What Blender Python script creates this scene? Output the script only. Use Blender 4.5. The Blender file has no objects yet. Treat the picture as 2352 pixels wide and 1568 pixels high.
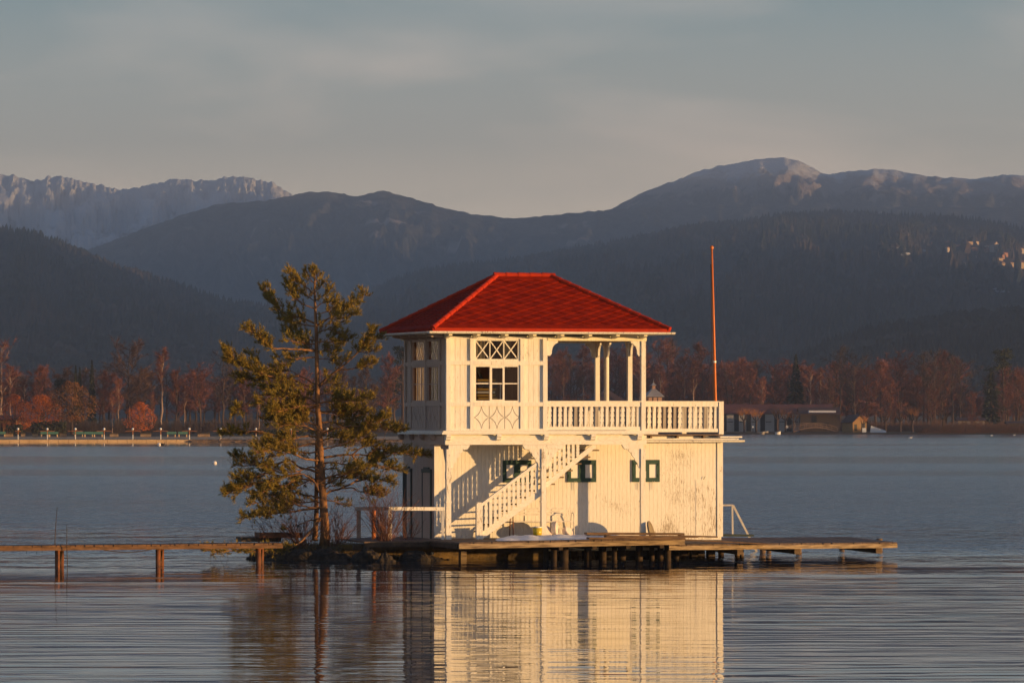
import bpy, math, random
from mathutils import Vector, Matrix, noise
R = math.radians
rnd = random.Random(7)
SC = bpy.context.scene
COL = SC.collection

# ------------------------------------------------------------------ camera
F = 11480.0; CX, CY, HZ = 1176.0, 784.0, 955.0; CAMZ = 4.18
PITCH = math.atan((HZ - CY) / F)
cam_d = bpy.data.cameras.new("camera"); cam = bpy.data.objects.new("camera", cam_d); COL.objects.link(cam)
cam.location = (0, 0, CAMZ); cam.rotation_euler = (R(90) + PITCH, 0, 0)
cam_d.sensor_width = 36; cam_d.lens = 36 * F / 2352; cam_d.clip_end = 120000; cam_d.clip_start = 1
SC.camera = cam
def ray(px, py):
    c, s = math.cos(PITCH), math.sin(PITCH)
    a = (px - CX) / F; b = (CY - py) / F
    return Vector((a, c - b * s, s + b * c))
def at(px, py, Y):
    d = ray(px, py); k = Y / d.y
    return Vector((d.x * k, Y, CAMZ + d.z * k))
def atz(px, py, z):
    d = ray(px, py); k = (z - CAMZ) / d.z
    return Vector((d.x * k, d.y * k, z))

# ------------------------------------------------------------------ materials
def mat(name, col, rough=0.7, col2=None, scale=4.0, stretch=(1, 1, 1), bump=0.0, bscale=None, rand=0.0, spec=0.3, detail=5.0, lo=0.35, hi=0.65, metallic=0.0, bdist=0.02):
    m = bpy.data.materials.new(name); m.use_nodes = True
    nt = m.node_tree; N = nt.nodes; L = nt.links
    b = N["Principled BSDF"]
    b.inputs["Roughness"].default_value = rough; b.inputs["Metallic"].default_value = metallic
    b.inputs["Specular IOR Level"].default_value = spec
    b.inputs["Base Color"].default_value = (*col, 1)
    tc = N.new("ShaderNodeTexCoord"); mp = N.new("ShaderNodeMapping"); mp.inputs["Scale"].default_value = stretch
    L.new(tc.outputs["Object"], mp.inputs["Vector"])
    out = None
    if col2 is not None:
        n = N.new("ShaderNodeTexNoise"); n.inputs["Scale"].default_value = scale; n.inputs["Detail"].default_value = detail
        L.new(mp.outputs[0], n.inputs["Vector"])
        mr = N.new("ShaderNodeMapRange"); mr.inputs[1].default_value = lo; mr.inputs[2].default_value = hi
        L.new(n.outputs["Fac"], mr.inputs[0])
        mx = N.new("ShaderNodeMix"); mx.data_type = 'RGBA'
        mx.inputs[6].default_value = (*col, 1); mx.inputs[7].default_value = (*col2, 1)
        L.new(mr.outputs[0], mx.inputs[0]); out = mx.outputs[2]
    if rand > 0:
        oi = N.new("ShaderNodeObjectInfo"); hs = N.new("ShaderNodeHueSaturation")
        mr2 = N.new("ShaderNodeMapRange"); mr2.inputs[3].default_value = 1 - rand; mr2.inputs[4].default_value = 1 + rand
        L.new(oi.outputs["Random"], mr2.inputs[0]); L.new(mr2.outputs[0], hs.inputs["Value"])
        if out is not None: L.new(out, hs.inputs["Color"])
        else: hs.inputs["Color"].default_value = (*col, 1)
        out = hs.outputs[0]
    if out is not None: L.new(out, b.inputs["Base Color"])
    if bump > 0:
        n2 = N.new("ShaderNodeTexNoise"); n2.inputs["Scale"].default_value = bscale or scale * 2; n2.inputs["Detail"].default_value = 4
        L.new(mp.outputs[0], n2.inputs["Vector"])
        bp = N.new("ShaderNodeBump"); bp.inputs["Strength"].default_value = bump; bp.inputs["Distance"].default_value = bdist
        L.new(n2.outputs["Fac"], bp.inputs["Height"]); L.new(bp.outputs[0], b.inputs["Normal"])
    return m

def paint_mat(name, amount, grad=None, col=(0.80, 0.765, 0.69), stretch=(18, 18, 2.4)):
    """Old white paint that has flaked to grey wood; amount 0..1; grad = (axis, from, to) raises the wear along an axis."""
    m = bpy.data.materials.new(name); m.use_nodes = True
    nt = m.node_tree; N = nt.nodes; L = nt.links; b = N["Principled BSDF"]
    b.inputs["Roughness"].default_value = 0.6; b.inputs["Specular IOR Level"].default_value = 0.3
    tc = N.new("ShaderNodeTexCoord"); mp = N.new("ShaderNodeMapping"); mp.inputs["Scale"].default_value = stretch
    L.new(tc.outputs["Object"], mp.inputs["Vector"])
    n1 = N.new("ShaderNodeTexNoise"); n1.inputs["Scale"].default_value = 2.2; n1.inputs["Detail"].default_value = 8; n1.inputs["Roughness"].default_value = 0.7
    L.new(mp.outputs[0], n1.inputs["Vector"])
    n3 = N.new("ShaderNodeTexNoise"); n3.inputs["Scale"].default_value = 0.9; n3.inputs["Detail"].default_value = 3
    L.new(tc.outputs["Object"], n3.inputs["Vector"])
    ad = N.new("ShaderNodeMath"); ad.operation = 'MULTIPLY_ADD'; ad.inputs[1].default_value = 0.55
    L.new(n3.outputs["Fac"], ad.inputs[0]); L.new(n1.outputs["Fac"], ad.inputs[2])
    src = ad.outputs[0]
    if grad:
        sx = N.new("ShaderNodeSeparateXYZ"); L.new(tc.outputs["Object"], sx.inputs[0])
        for ax, a0, a1, w in grad:
            mg = N.new("ShaderNodeMapRange"); mg.inputs[1].default_value = a0; mg.inputs[2].default_value = a1; mg.inputs[4].default_value = w
            L.new(sx.outputs[ax], mg.inputs[0])
            s = N.new("ShaderNodeMath"); s.operation = 'ADD'; L.new(src, s.inputs[0]); L.new(mg.outputs[0], s.inputs[1]); src = s.outputs[0]
    th = N.new("ShaderNodeMapRange"); th.inputs[1].default_value = 1.06 - 0.35 * amount; th.inputs[2].default_value = 1.10 - 0.35 * amount
    L.new(src, th.inputs[0])
    n2 = N.new("ShaderNodeTexNoise"); n2.inputs["Scale"].default_value = 1.3; n2.inputs["Detail"].default_value = 6
    L.new(mp.outputs[0], n2.inputs["Vector"])
    m1 = N.new("ShaderNodeMix"); m1.data_type = 'RGBA'; m1.inputs[6].default_value = (*col, 1); m1.inputs[7].default_value = (col[0] * .86, col[1] * .83, col[2] * .78, 1)
    mr = N.new("ShaderNodeMapRange"); mr.inputs[1].default_value = .42; mr.inputs[2].default_value = .75; L.new(n2.outputs["Fac"], mr.inputs[0]); L.new(mr.outputs[0], m1.inputs[0])
    m2 = N.new("ShaderNodeMix"); m2.data_type = 'RGBA'; m2.inputs[7].default_value = (.36, .29, .22, 1)
    L.new(th.outputs[0], m2.inputs[0]); L.new(m1.outputs[2], m2.inputs[6]); L.new(m2.outputs[2], b.inputs["Base Color"])
    bp = N.new("ShaderNodeBump"); bp.inputs["Strength"].default_value = .5; bp.inputs["Distance"].default_value = .004; bp.invert = True
    L.new(th.outputs[0], bp.inputs["Height"]); L.new(bp.outputs[0], b.inputs["Normal"])
    return m

def glass_mat(name):
    m = bpy.data.materials.new(name); m.use_nodes = True
    nt = m.node_tree; N = nt.nodes; L = nt.links
    N.remove(N["Principled BSDF"])
    tr = N.new("ShaderNodeBsdfTransparent"); tr.inputs[0].default_value = (.86, .87, .85, 1)
    gl = N.new("ShaderNodeBsdfGlossy"); gl.inputs["Roughness"].default_value = .03
    fr = N.new("ShaderNodeFresnel"); fr.inputs[0].default_value = 1.25
    mx = N.new("ShaderNodeMixShader"); L.new(fr.outputs[0], mx.inputs[0]); L.new(tr.outputs[0], mx.inputs[1]); L.new(gl.outputs[0], mx.inputs[2])
    L.new(mx.outputs[0], N["Material Output"].inputs["Surface"])
    return m

PAINT = paint_mat("white_paint", .42)
PAINT_WORN = paint_mat("worn_white_paint", .40, stretch=(9, 22, 18))
PAINT_POST = paint_mat("flaking_post_paint", .62)
PAINT_BAL = paint_mat("flaking_baluster_paint", .66)
PAINT_WALL = paint_mat("wall_paint", .27, grad=[(0, 5.8, 6.9, .075), (2, 2.5, .9, .085)], stretch=(42, 42, 3.6))
PAINT_SHADED = paint_mat("shaded_white_paint", .45, col=(.43, .325, .27))  # the white paint again, with the side's shade put into its colour
PAINT_CEIL = paint_mat("ceiling_paint", .2, col=(.80, .74, .55))
WHITE = mat("clean_white", (.82, .80, .76), .45)
METALW = mat("white_metal", (.78, .76, .72), .4, col2=(.62, .57, .5), scale=9)
RED = mat("red_tile", (.29, .019, .004), .7, col2=(.19, .012, .004), scale=3, bump=.1, bscale=30, spec=.02)
REDCAP = mat("red_ridge_tile", (.43, .032, .007), .6, col2=(.33, .024, .006), scale=5, spec=.1)
GREEN = mat("dark_green_paint", (.018, .055, .045), .5, col2=(.03, .07, .055), scale=8)
DARKFRAME = mat("grey_green_frame", (.05, .065, .06), .6)
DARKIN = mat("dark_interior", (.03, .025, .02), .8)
BROWNIN = mat("brown_interior", (.23, .13, .07), .7, col2=(.17, .09, .05), scale=2, stretch=(6, 6, .5))
GLASS = glass_mat("window_glass")
WOOD = mat("grey_brown_wood", (.23, .155, .09), .75, col2=(.11, .07, .04), scale=5, stretch=(.5, 4, 8), bump=.4, bscale=14)
WOODDECK = mat("deck_wood", (.17, .115, .085), .8, col2=(.10, .068, .05), scale=3, stretch=(3, 1, 1), bump=.3, bscale=12)
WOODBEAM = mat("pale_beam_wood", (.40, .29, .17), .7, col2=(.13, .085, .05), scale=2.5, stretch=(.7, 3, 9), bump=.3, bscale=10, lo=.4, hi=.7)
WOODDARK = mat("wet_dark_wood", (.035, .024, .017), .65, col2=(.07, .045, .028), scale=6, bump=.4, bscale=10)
WOODJET = mat("jetty_wood", (.20, .10, .045), .7, col2=(.09, .045, .022), scale=3, stretch=(.6, 3, 6), bump=.4)
RUST = mat("red_brown_timber", (.24, .085, .035), .7, col2=(.10, .045, .025), scale=4)
ORANGE = mat("orange_paint", (.62, .16, .025), .45, col2=(.42, .14, .04), scale=3, stretch=(4, 4, 1), lo=.5, hi=.8)
STONE = mat("mossy_wall_stone", (.15, .095, .032), .85, col2=(.05, .034, .014), scale=2.5, stretch=(1, 1, 2.5), bump=.6, bscale=6, bdist=.04)
ROCK = mat("wet_rock", (.050, .036, .024), .8, col2=(.016, .013, .010), scale=5, bump=1, bscale=9, bdist=.08)
SOIL = mat("dark_soil", (.035, .026, .017), .95, col2=(.06, .045, .022), scale=4, bump=.8, bscale=12, bdist=.05)
SNOW = mat("snow", (.82, .80, .80), .6, col2=(.72, .70, .70), scale=5, bump=.4, bscale=9, bdist=.03)
YELLOW = mat("yellow_bucket_plastic", (.55, .42, .02), .3, spec=.5)
BARK = mat("pine_bark", (.30, .145, .058), .85, col2=(.10, .055, .03), scale=9, stretch=(1, 1, .35), bump=.7, bscale=14)
NEEDLE = mat("pine_needles", (.175, .14, .024), .6, col2=(.27, .18, .03), scale=3.0, detail=3, spec=.25)
TWIG = mat("bare_shrub_twigs", (.20, .085, .055), .8, col2=(.085, .045, .035), scale=5)
STRAW = mat("dry_grass", (.15, .09, .035), .85, col2=(.07, .05, .022), scale=6)

# ------------------------------------------------------------------ mesh builder
class MB:
    def __init__(s): s.v = []; s.f = []
    def add(s, vs, fs):
        o = len(s.v); s.v += [tuple(v) for v in vs]; s.f += [tuple(i + o for i in f) for f in fs]
    def box(s, x0, x1, y0, y1, z0, z1):
        s.add([(x0, y0, z0), (x1, y0, z0), (x1, y1, z0), (x0, y1, z0), (x0, y0, z1), (x1, y0, z1), (x1, y1, z1), (x0, y1, z1)],
              [(0, 3, 2, 1), (4, 5, 6, 7), (0, 1, 5, 4), (1, 2, 6, 5), (2, 3, 7, 6), (3, 0, 4, 7)])
    def beam(s, p0, p1, w, h, up=(0, 0, 1)):
        p0, p1 = Vector(p0), Vector(p1); d = (p1 - p0).normalized(); u = Vector(up)
        if abs(d.dot(u)) > .98: u = Vector((0, 1, 0))
        a = d.cross(u).normalized() * w / 2; b = a.cross(d).normalized() * h / 2
        vs = [p + sa * a + sb * b for p in (p0, p1) for sa, sb in ((-1, -1), (1, -1), (1, 1), (-1, 1))]
        s.add(vs, [(3, 2, 1, 0), (4, 5, 6, 7), (0, 1, 5, 4), (1, 2, 6, 5), (2, 3, 7, 6), (3, 0, 4, 7)])
    def prism(s, poly, fn, t):
        """poly: 2-D outline (ccw), fn(a, b, d) -> point, extruded d 0..t."""
        n = len(poly)
        s.add([fn(a, b, 0) for a, b in poly] + [fn(a, b, t) for a, b in poly],
              [tuple(range(n)), tuple(range(2 * n - 1, n - 1, -1))] + [(i, i + n, (i + 1) % n + n, (i + 1) % n) for i in range(n)])
    def tube(s, pts, rad, n=6, cap=True):
        pts = [Vector(p) for p in pts]; k = len(pts)
        if not hasattr(rad, '__len__'): rad = [rad] * k
        vs = []; ref = None
        for i, p in enumerate(pts):
            d = (pts[min(i + 1, k - 1)] - pts[max(i - 1, 0)])
            d = d.normalized() if d.length > 1e-9 else Vector((0, 0, 1))
            if ref is None: ref = d.orthogonal().normalized()
            ref = (ref - d * ref.dot(d)); ref = ref.normalized() if ref.length > 1e-6 else d.orthogonal().normalized()
            b = d.cross(ref)
            for j in range(n):
                t = 2 * math.pi * j / n
                vs.append(p + rad[i] * (math.cos(t) * ref + math.sin(t) * b))
        fs = [(i * n + j, i * n + (j + 1) % n, (i + 1) * n + (j + 1) % n, (i + 1) * n + j) for i in range(k - 1) for j in range(n)]
        if cap: fs += [tuple(range(n - 1, -1, -1)), tuple(range((k - 1) * n, k * n))]
        s.add(vs, fs)
    def lathe(s, prof, c=(0, 0, 0), n=16):
        c = Vector(c); k = len(prof)
        vs = [c + Vector((r * math.cos(2 * math.pi * j / n), r * math.sin(2 * math.pi * j / n), z)) for r, z in prof for j in range(n)]
        fs = [(i * n + j, i * n + (j + 1) % n, (i + 1) * n + (j + 1) % n, (i + 1) * n + j) for i in range(k - 1) for j in range(n)]
        fs += [tuple(range(n - 1, -1, -1)), tuple(range((k - 1) * n, k * n))]
        s.add(vs, fs)
    def ball(s, c, r, n=12, m=8, sz=1.0):
        s.lathe([(max(1e-4, r * math.sin(math.pi * i / m)), -r * sz * math.cos(math.pi * i / m)) for i in range(m + 1)], c, n)
    def build(s, name, m, parent=None, smooth=False):
        me = bpy.data.meshes.new(name); me.from_pydata(s.v, [], s.f); me.materials.append(m)
        if smooth: me.polygons.foreach_set("use_smooth", [True] * len(me.polygons))
        me.update()
        o = bpy.data.objects.new(name, me); COL.objects.link(o)
        if parent is not None: o.parent = parent
        return o
def tag(o, label=None, cat=None, group=None, kind=None):
    if label: o["label"] = label
    if cat: o["category"] = cat
    if group: o["group"] = group
    if kind: o["kind"] = kind
    return o
def empty(name, loc, rz=0, label=None, cat=None, group=None):
    o = bpy.data.objects.new(name, None); COL.objects.link(o); o.location = loc; o.rotation_euler = (0, 0, rz)
    return tag(o, label, cat, group)
def copy_tree(o, parent=None):
    c = o.copy(); COL.objects.link(c)
    if parent is not None: c.parent = parent
    for ch in list(o.children): copy_tree(ch, c)
    return c
def lerp(a, b, t): return a + (b - a) * t
def interp(pts, x):
    if x <= pts[0][0]: return pts[0][1]
    for (x0, y0), (x1, y1) in zip(pts, pts[1:]):
        if x <= x1:
            t = (x - x0) / (x1 - x0); return lerp(y0, y1, t)
    return pts[-1][1]

# ------------------------------------------------------------------ sky and sun
SUN_AZ, SUN_EL = R(110.0), R(1.6)       # azimuth clockwise from +Y
sun_dir = Vector((math.sin(SUN_AZ) * math.cos(SUN_EL), math.cos(SUN_AZ) * math.cos(SUN_EL), math.sin(SUN_EL)))
VEIL, NISH = 3.95, .20
w = bpy.data.worlds.new("World"); SC.world = w; w.use_nodes = True
N = w.node_tree.nodes; L = w.node_tree.links
bg = N["Background"]; bg.inputs[1].default_value = .12
sky = N.new("ShaderNodeTexSky"); sky.sky_type = 'NISHITA'; sky.sun_disc = False
sky.sun_elevation = SUN_EL; sky.sun_rotation = SUN_AZ; sky.air_density = 1.0; sky.dust_density = 1.0; sky.ozone_density = 1.0
tc = N.new("ShaderNodeTexCoord"); mp = N.new("ShaderNodeMapping"); mp.inputs["Scale"].default_value = (8, 8, 30); mp.inputs["Rotation"].default_value = (0, R(3), 0)
L.new(tc.outputs["Generated"], mp.inputs[0])
cn = N.new("ShaderNodeTexNoise"); cn.inputs["Scale"].default_value = 1.3; cn.inputs["Detail"].default_value = 5; cn.inputs["Roughness"].default_value = .5; cn.inputs["Distortion"].default_value = .4
L.new(mp.outputs[0], cn.inputs["Vector"])
cr = N.new("ShaderNodeMapRange"); cr.inputs[1].default_value = .46; cr.inputs[2].default_value = .72; cr.inputs[3].default_value = -.06; cr.inputs[4].default_value = .62
L.new(cn.outputs["Fac"], cr.inputs[0])
sxyz = N.new("ShaderNodeSeparateXYZ"); L.new(tc.outputs["Generated"], sxyz.inputs[0])
ramp = N.new("ShaderNodeValToRGB"); el = ramp.color_ramp.elements
el[0].position = 0.0; el[0].color = (3.0, 2.35, 1.65, 1); el[1].position = 1.0; el[1].color = (.15, .24, .43, 1)
for p_, c_ in ((.035, (2.5, 2.02, 1.46)), (.055, (1.16, 1.12, .96)), (.083, (.50, .71, .76)), (.14, (.22, .40, .60)), (.24, (.14, .30, .53)), (.5, (.13, .26, .49))):
    e_ = el.new(p_); e_.color = (*c_, 1)
L.new(sxyz.outputs[2], ramp.inputs[0])
cloud = N.new("ShaderNodeVectorMath"); cloud.operation = 'MULTIPLY_ADD'; cloud.inputs[1].default_value = (1.05, .62, .42)
cx3 = N.new("ShaderNodeCombineXYZ")
cz = N.new("ShaderNodeMapRange"); cz.inputs[1].default_value = .06; cz.inputs[2].default_value = .13; cz.inputs[3].default_value = 1; cz.inputs[4].default_value = .08
L.new(sxyz.outputs[2], cz.inputs[0]); cm = N.new("ShaderNodeMath"); cm.operation = 'MULTIPLY'; L.new(cr.outputs[0], cm.inputs[0]); L.new(cz.outputs[0], cm.inputs[1])
for q_ in range(3): L.new(cm.outputs[0], cx3.inputs[q_])
L.new(cx3.outputs[0], cloud.inputs[0]); L.new(ramp.outputs[0], cloud.inputs[2])
vsc = N.new("ShaderNodeVectorMath"); vsc.operation = 'SCALE'; vsc.inputs["Scale"].default_value = VEIL
L.new(cloud.outputs[0], vsc.inputs[0])
nsc = N.new("ShaderNodeVectorMath"); nsc.operation = 'MULTIPLY_ADD'; nsc.inputs[1].default_value = (NISH, NISH, NISH)
L.new(sky.outputs[0], nsc.inputs[0]); L.new(vsc.outputs[0], nsc.inputs[2]); L.new(nsc.outputs[0], bg.inputs[0])
sl = bpy.data.lights.new("sun", 'SUN'); sl.energy = 5.0; sl.angle = R(.5); sl.color = (1.0, .59, .225)
so = bpy.data.objects.new("sun", sl); COL.objects.link(so)
so.rotation_euler = (-sun_dir).to_track_quat('-Z', 'Y').to_euler()
vs = SC.view_settings; vs.view_transform = 'Standard'; vs.look = 'None'; vs.exposure = 0.38; vs.gamma = 1.0

# ------------------------------------------------------------------ boathouse
HX, HY, PHI = -1.854, 140.0, R(17)
house = empty("boathouse", (HX, HY, 0), PHI, "old white timber boathouse with red hip roof standing on the lake", "boathouse")
def hw(u, v, z): return Vector((HX + u * math.cos(PHI) - v * math.sin(PHI), HY + u * math.sin(PHI) + v * math.cos(PHI), z))
W, Dp, P, UL = 5.89, 4.3, 1.1, 8.58
ZD, ZF, ZT = .74, 3.75, 6.40             # deck, upper floor, wall top
# lower walls: board by board
def boards(mb, a0, a1, z0, z1, step, fn, t=.022, gap=.007):
    a = a0
    while a < a1 - .01:
        b = min(a + step, a1); j = rnd.uniform(0, .004)
        mb.prism([(a + gap / 2, z0), (b - gap / 2, z0), (b - gap / 2, z1), (a + gap / 2, z1)], lambda p, q, d: fn(p, q, d + j - t), t)
        a = b
lw = MB(); lw.box(0.02, UL - .02, P + .004, P + .08, .35, 3.6)
a = 0.0
while a < UL - .02:
    b = min(a + rnd.uniform(.105, .125), UL); j = rnd.uniform(0, .0012)
    lw.box(a + .0022, b - .0022, P - .022 - j, P + .003, ZD - .02 - (.0), 3.53); a = b
lw.build("wall", PAINT_WALL, house)
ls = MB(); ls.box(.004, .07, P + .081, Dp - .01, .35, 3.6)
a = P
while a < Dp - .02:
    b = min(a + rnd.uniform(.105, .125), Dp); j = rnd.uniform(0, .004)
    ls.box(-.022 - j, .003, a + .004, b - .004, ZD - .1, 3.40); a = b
tag(ls.build("side_wall", PAINT_SHADED, house), "shaded boarded side wall")
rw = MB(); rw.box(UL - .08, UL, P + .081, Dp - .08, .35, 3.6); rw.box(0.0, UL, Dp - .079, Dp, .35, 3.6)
rw.build("rear_wall", PAINT_SHADED, house)
cb = MB(); cb.box(-.03, .10, P - .045, P - .028, ZD, 3.50); cb.build("corner_board", PAINT, house)
cb = MB(); cb.box(UL - .16, UL + .012, P - .05, P - .03, ZD - .02, 3.52); cb.build("corner_board", PAINT, house)
hd = MB()
for a, b in ((7.78, 7.97), (7.975, 8.165), (8.17, 8.36)): hd.box(a, b, P - .032, P - .02, ZD, 2.36)
hd.box(7.76, 8.38, P - .040, P - .0325, 2.315, 2.335)
hdo = hd.build("hatch_door", paint_mat("hatch_paint", .62), house)
hk = MB(); hk.tube([hw(0, 0, 0) * 0 + Vector((8.0, P - .06, 2.36)), (8.02, P - .075, 2.42), (8.05, P - .06, 2.45)], .008); hk.build("hook", DARKFRAME, hdo)
# side doors
def side_door(v0, v1, z1, opened):
    d = MB(); fr = .085
    x = -.06
    d.box(x, -.026, v0, v0 + fr, ZD - .06, z1); d.box(x, -.026, v1 - fr, v1, ZD - .06, z1); d.box(x - .012, -.026, v0 - .02, v1 + .02, z1, z1 + .10)
    d.box(x - .02, -.026, v0 + .22, v1 - .22, z1 + .1005, z1 + .15)
    o = d.build("door", DARKFRAME, house)
    l = MB()
    if opened:
        l.box(-.045, -.028, v0 + fr + .38, v1 - fr, ZD - .04, z1 - .01); l.build("doorway_shade_panel", DARKIN, o)  # dark panel over the wall, painted for the shade inside the doorway
        l = MB(); l.box(-.05, -.028, v0 + fr, v0 + fr + .375, ZD - .04, z1 - .01); l.build("door_leaf", PAINT_SHADED, o)
    else:
        k = v0 + fr
        while k < v1 - fr - .02:
            e = min(k + .19, v1 - fr); l.box(-.05 - rnd.uniform(0, .004), -.028, k + .003, e - .003, ZD - .04, z1 - .01); k = e
        l.build("door_leaf", PAINT_SHADED, o)
side_door(1.33, 2.25, 2.58, False); side_door(3.38, 4.25, 2.58, True)
# small green shuttered windows on the lower wall
def green_window(u0, u1):
    z0, z1 = 2.30, 2.93; um = (u0 + u1) / 2; y0 = P - .075; y1 = P - .028
    f = MB(); fr = .10
    for a, b in ((u0, u0 + fr), (u1 - fr, u1)): f.box(a, b, y0, y1, z0, z1)
    f.box(um - fr * .95, um + fr * .95, y0 - .004, y1, z0, z1)
    for a, b in ((u0 + fr, um - fr * .95), (um + fr * .95, u1 - fr)):
        f.box(a, b, y0, y1, z0, z0 + .12); f.box(a, b, y0, y1, z1 - .13, z1)
    o = f.build("window", GREEN, house)
    for a, b in ((u0 + fr, um - fr * .95), (um + fr * .95, u1 - fr)):
        s = MB(); s.box(a, b, y0 + .022, y1, z0 + .12, z1 - .13); s.build("shutter_panel", WHITE, o)
        c = (a + b) / 2 + .02
        h = MB(); h.tube([(c - .025, y0 - .006, z0 + .03), (c - .025, y0 - .01, z0 - .22), (c + .025, y0 - .01, z0 - .22), (c + .025, y0 - .006, z0 + .03)], .0055, 5)
        h.build("wire_hook", METALW, o)
        for zz in (z0 + .13, z1 - .17):
            hg = MB(); hg.box(u0 + .03 if a < um else u1 - .055, u0 + .055 if a < um else u1 - .03, y0 - .012, y0 - .001, zz, zz + .09); hg.build("hinge", GREEN, o)
for a, b in ((1.99, 2.83), (3.91, 4.76), (5.85, 6.67)): green_window(a, b)
# ceiling of the porch / upper floor slab
sl_ = MB(); sl_.box(.06, W - .02, .06, Dp - .02, 3.40, 3.72); sl_.build("floor_slab", PAINT_CEIL, house)
# floor beam, cornice, corbels
bm = MB(); bm.box(-.03, W + .02, -.055, .055, 3.375, 3.635); bm.build("floor_beam", PAINT_WORN, house)
b2 = MB(); b2.box(-.05, .055, .06, Dp, 3.375, 3.635); b2.build("floor_beam", PAINT_SHADED, house)
cn_ = MB(); cn_.box(-.16, W + .32, -.19, .02, 3.665, 3.72); cn_.box(-.12, W + .25, -.14, .02, 3.722, 3.765); cn_.box(-.165, .03, .025, Dp + .12, 3.665, 3.72); cn_.box(-.12, .02, .025, Dp + .08, 3.722, 3.765)
cn_.build("cornice", PAINT_WORN, house)
def corbel(u, v, side=False):
    c = MB(); pr = [(0, 0), (.16, 0), (.165, -.05), (.13, -.09), (.12, -.13), (.075, -.165), (0, -.165)]
    if side: c.prism(pr, lambda a, b, d: (-.052 - a, v + d, 3.66 + b), .12)
    else: c.prism(pr, lambda a, b, d: (u + d, -.057 - a, 3.66 + b), .13)
    c.build("corbel", PAINT if not side else PAINT_SHADED, house)
for u in (-.04, 1.44, 2.83, 4.22, 5.60): corbel(u, 0)
for v in (.9, 2.0, 3.1, 4.15): corbel(0, v, True)
# porch posts with collars, corbel boards and braces
def porch_post(u, left, right, part=PAINT_POST):
    p = MB(); wd = .075
    prof = [(ZD - .02, 1.05, 1.0), (1.05, 1.75, .92), (1.75, 1.79, 1.12), (1.79, 2.42, .9), (2.42, 2.62, 1.0), (2.62, 3.25, .9)]
    for z0, z1, k in prof: p.box(u - wd * k, u + wd * k, -.075 * k, .075 * k, z0, z1)
    o = p.build("porch_post", part, house)
    for sgn, on, ln in ((-1, left, .62), (1, right, .62)):
        if not on: continue
        q = MB()
        q.prism([(0, 3.37), (0, 3.25), (.44, 3.25), (.47, 3.225), (.50, 3.25), (.53, 3.24), (.58, 3.285), (.60, 3.33), (.62, 3.335), (.62, 3.37)][::sgn], lambda a, b, d: (u + sgn * a, -.05 + d, b), .10)
        q.prism([(.07, 3.248), (.07, 2.72), (.11, 2.70), (.16, 2.80), (.155, 2.84), (.24, 2.93), (.235, 2.97), (.33, 3.07), (.33, 3.11), (.43, 3.20), (.42, 3.248)][::-sgn], lambda a, b, d: (u + sgn * a, -.03 + d, b), .06)
        q.build("brace", PAINT, o)
porch_post(.07, False, True); porch_post(2.86, True, True); porch_post(5.81, True, False)
q = MB()
q.prism([(.08, 3.37), (.08, 3.25), (.44, 3.25), (.50, 3.25), (.58, 3.285), (.62, 3.335), (.62, 3.37)][::-1], lambda a, b, d: (.02 + d, a, b), .10)
q.prism([(.08, 3.248), (.08, 2.72), (.16, 2.80), (.24, 2.93), (.33, 3.07), (.42, 3.248)], lambda a, b, d: (.04 + d, a, b), .06)
q.build("brace", PAINT_SHADED, house)
# staircase
st = MB()
def stair_line(u0, z0, u1, z1, h, y0, y1, mb):
    mb.prism([(u0, z0), (u1, z1), (u1, z1 + h), (u0, z0 + h)], lambda a, b, d: (a, y0 + d, b), y1 - y0)
S0 = (1.08, .72); S1 = (2.80, 1.93); S2 = (4.45, 3.30)
stair_line(*S0, *S1, .21, .06, .105, st); stair_line(2.80, 2.02, *S2, .17, .062, .107, st)
stair_line(*S0, *S1, .21, P - .10, P - .055, st); stair_line(2.80, 2.02, *S2, .17, P - .10, P - .055, st)
stair = st.build("staircase", PAINT_WORN, house)
def sz(u): return lerp(S0[1], S1[1], (u - S0[0]) / (S1[0] - S0[0])) if u < 2.8 else lerp(2.02, S2[1], (u - 2.8) / (S2[0] - 2.8))
for k in range(13):
    z = ZD + .19 * (k + 1)
    u = 1.12 + k * .262
    if z > 3.3: break
    t = MB(); t.box(u, u + .29, .11, P - .105, z - .02, z + .02); t.build("tread", WOOD, stair)
nw = MB(); nw.prism([(.90, ZD - .02), (1.08, ZD - .02), (1.08, 1.70), (1.04, 1.76), (.94, 1.76), (.90, 1.70)], lambda a, b, d: (a, -.005 + d, b), .13); nw.build("newel_post", PAINT_BAL, stair)
hr = MB(); stair_line(1.03, 1.62, 2.78, 2.86, .10, .0, .11, hr); hr.build("handrail", PAINT_WORN, stair)
hr = MB(); stair_line(2.93, 2.98, 3.42, 3.39, .09, .0, .11, hr); hr.build("handrail", PAINT_WORN, stair)
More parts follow.
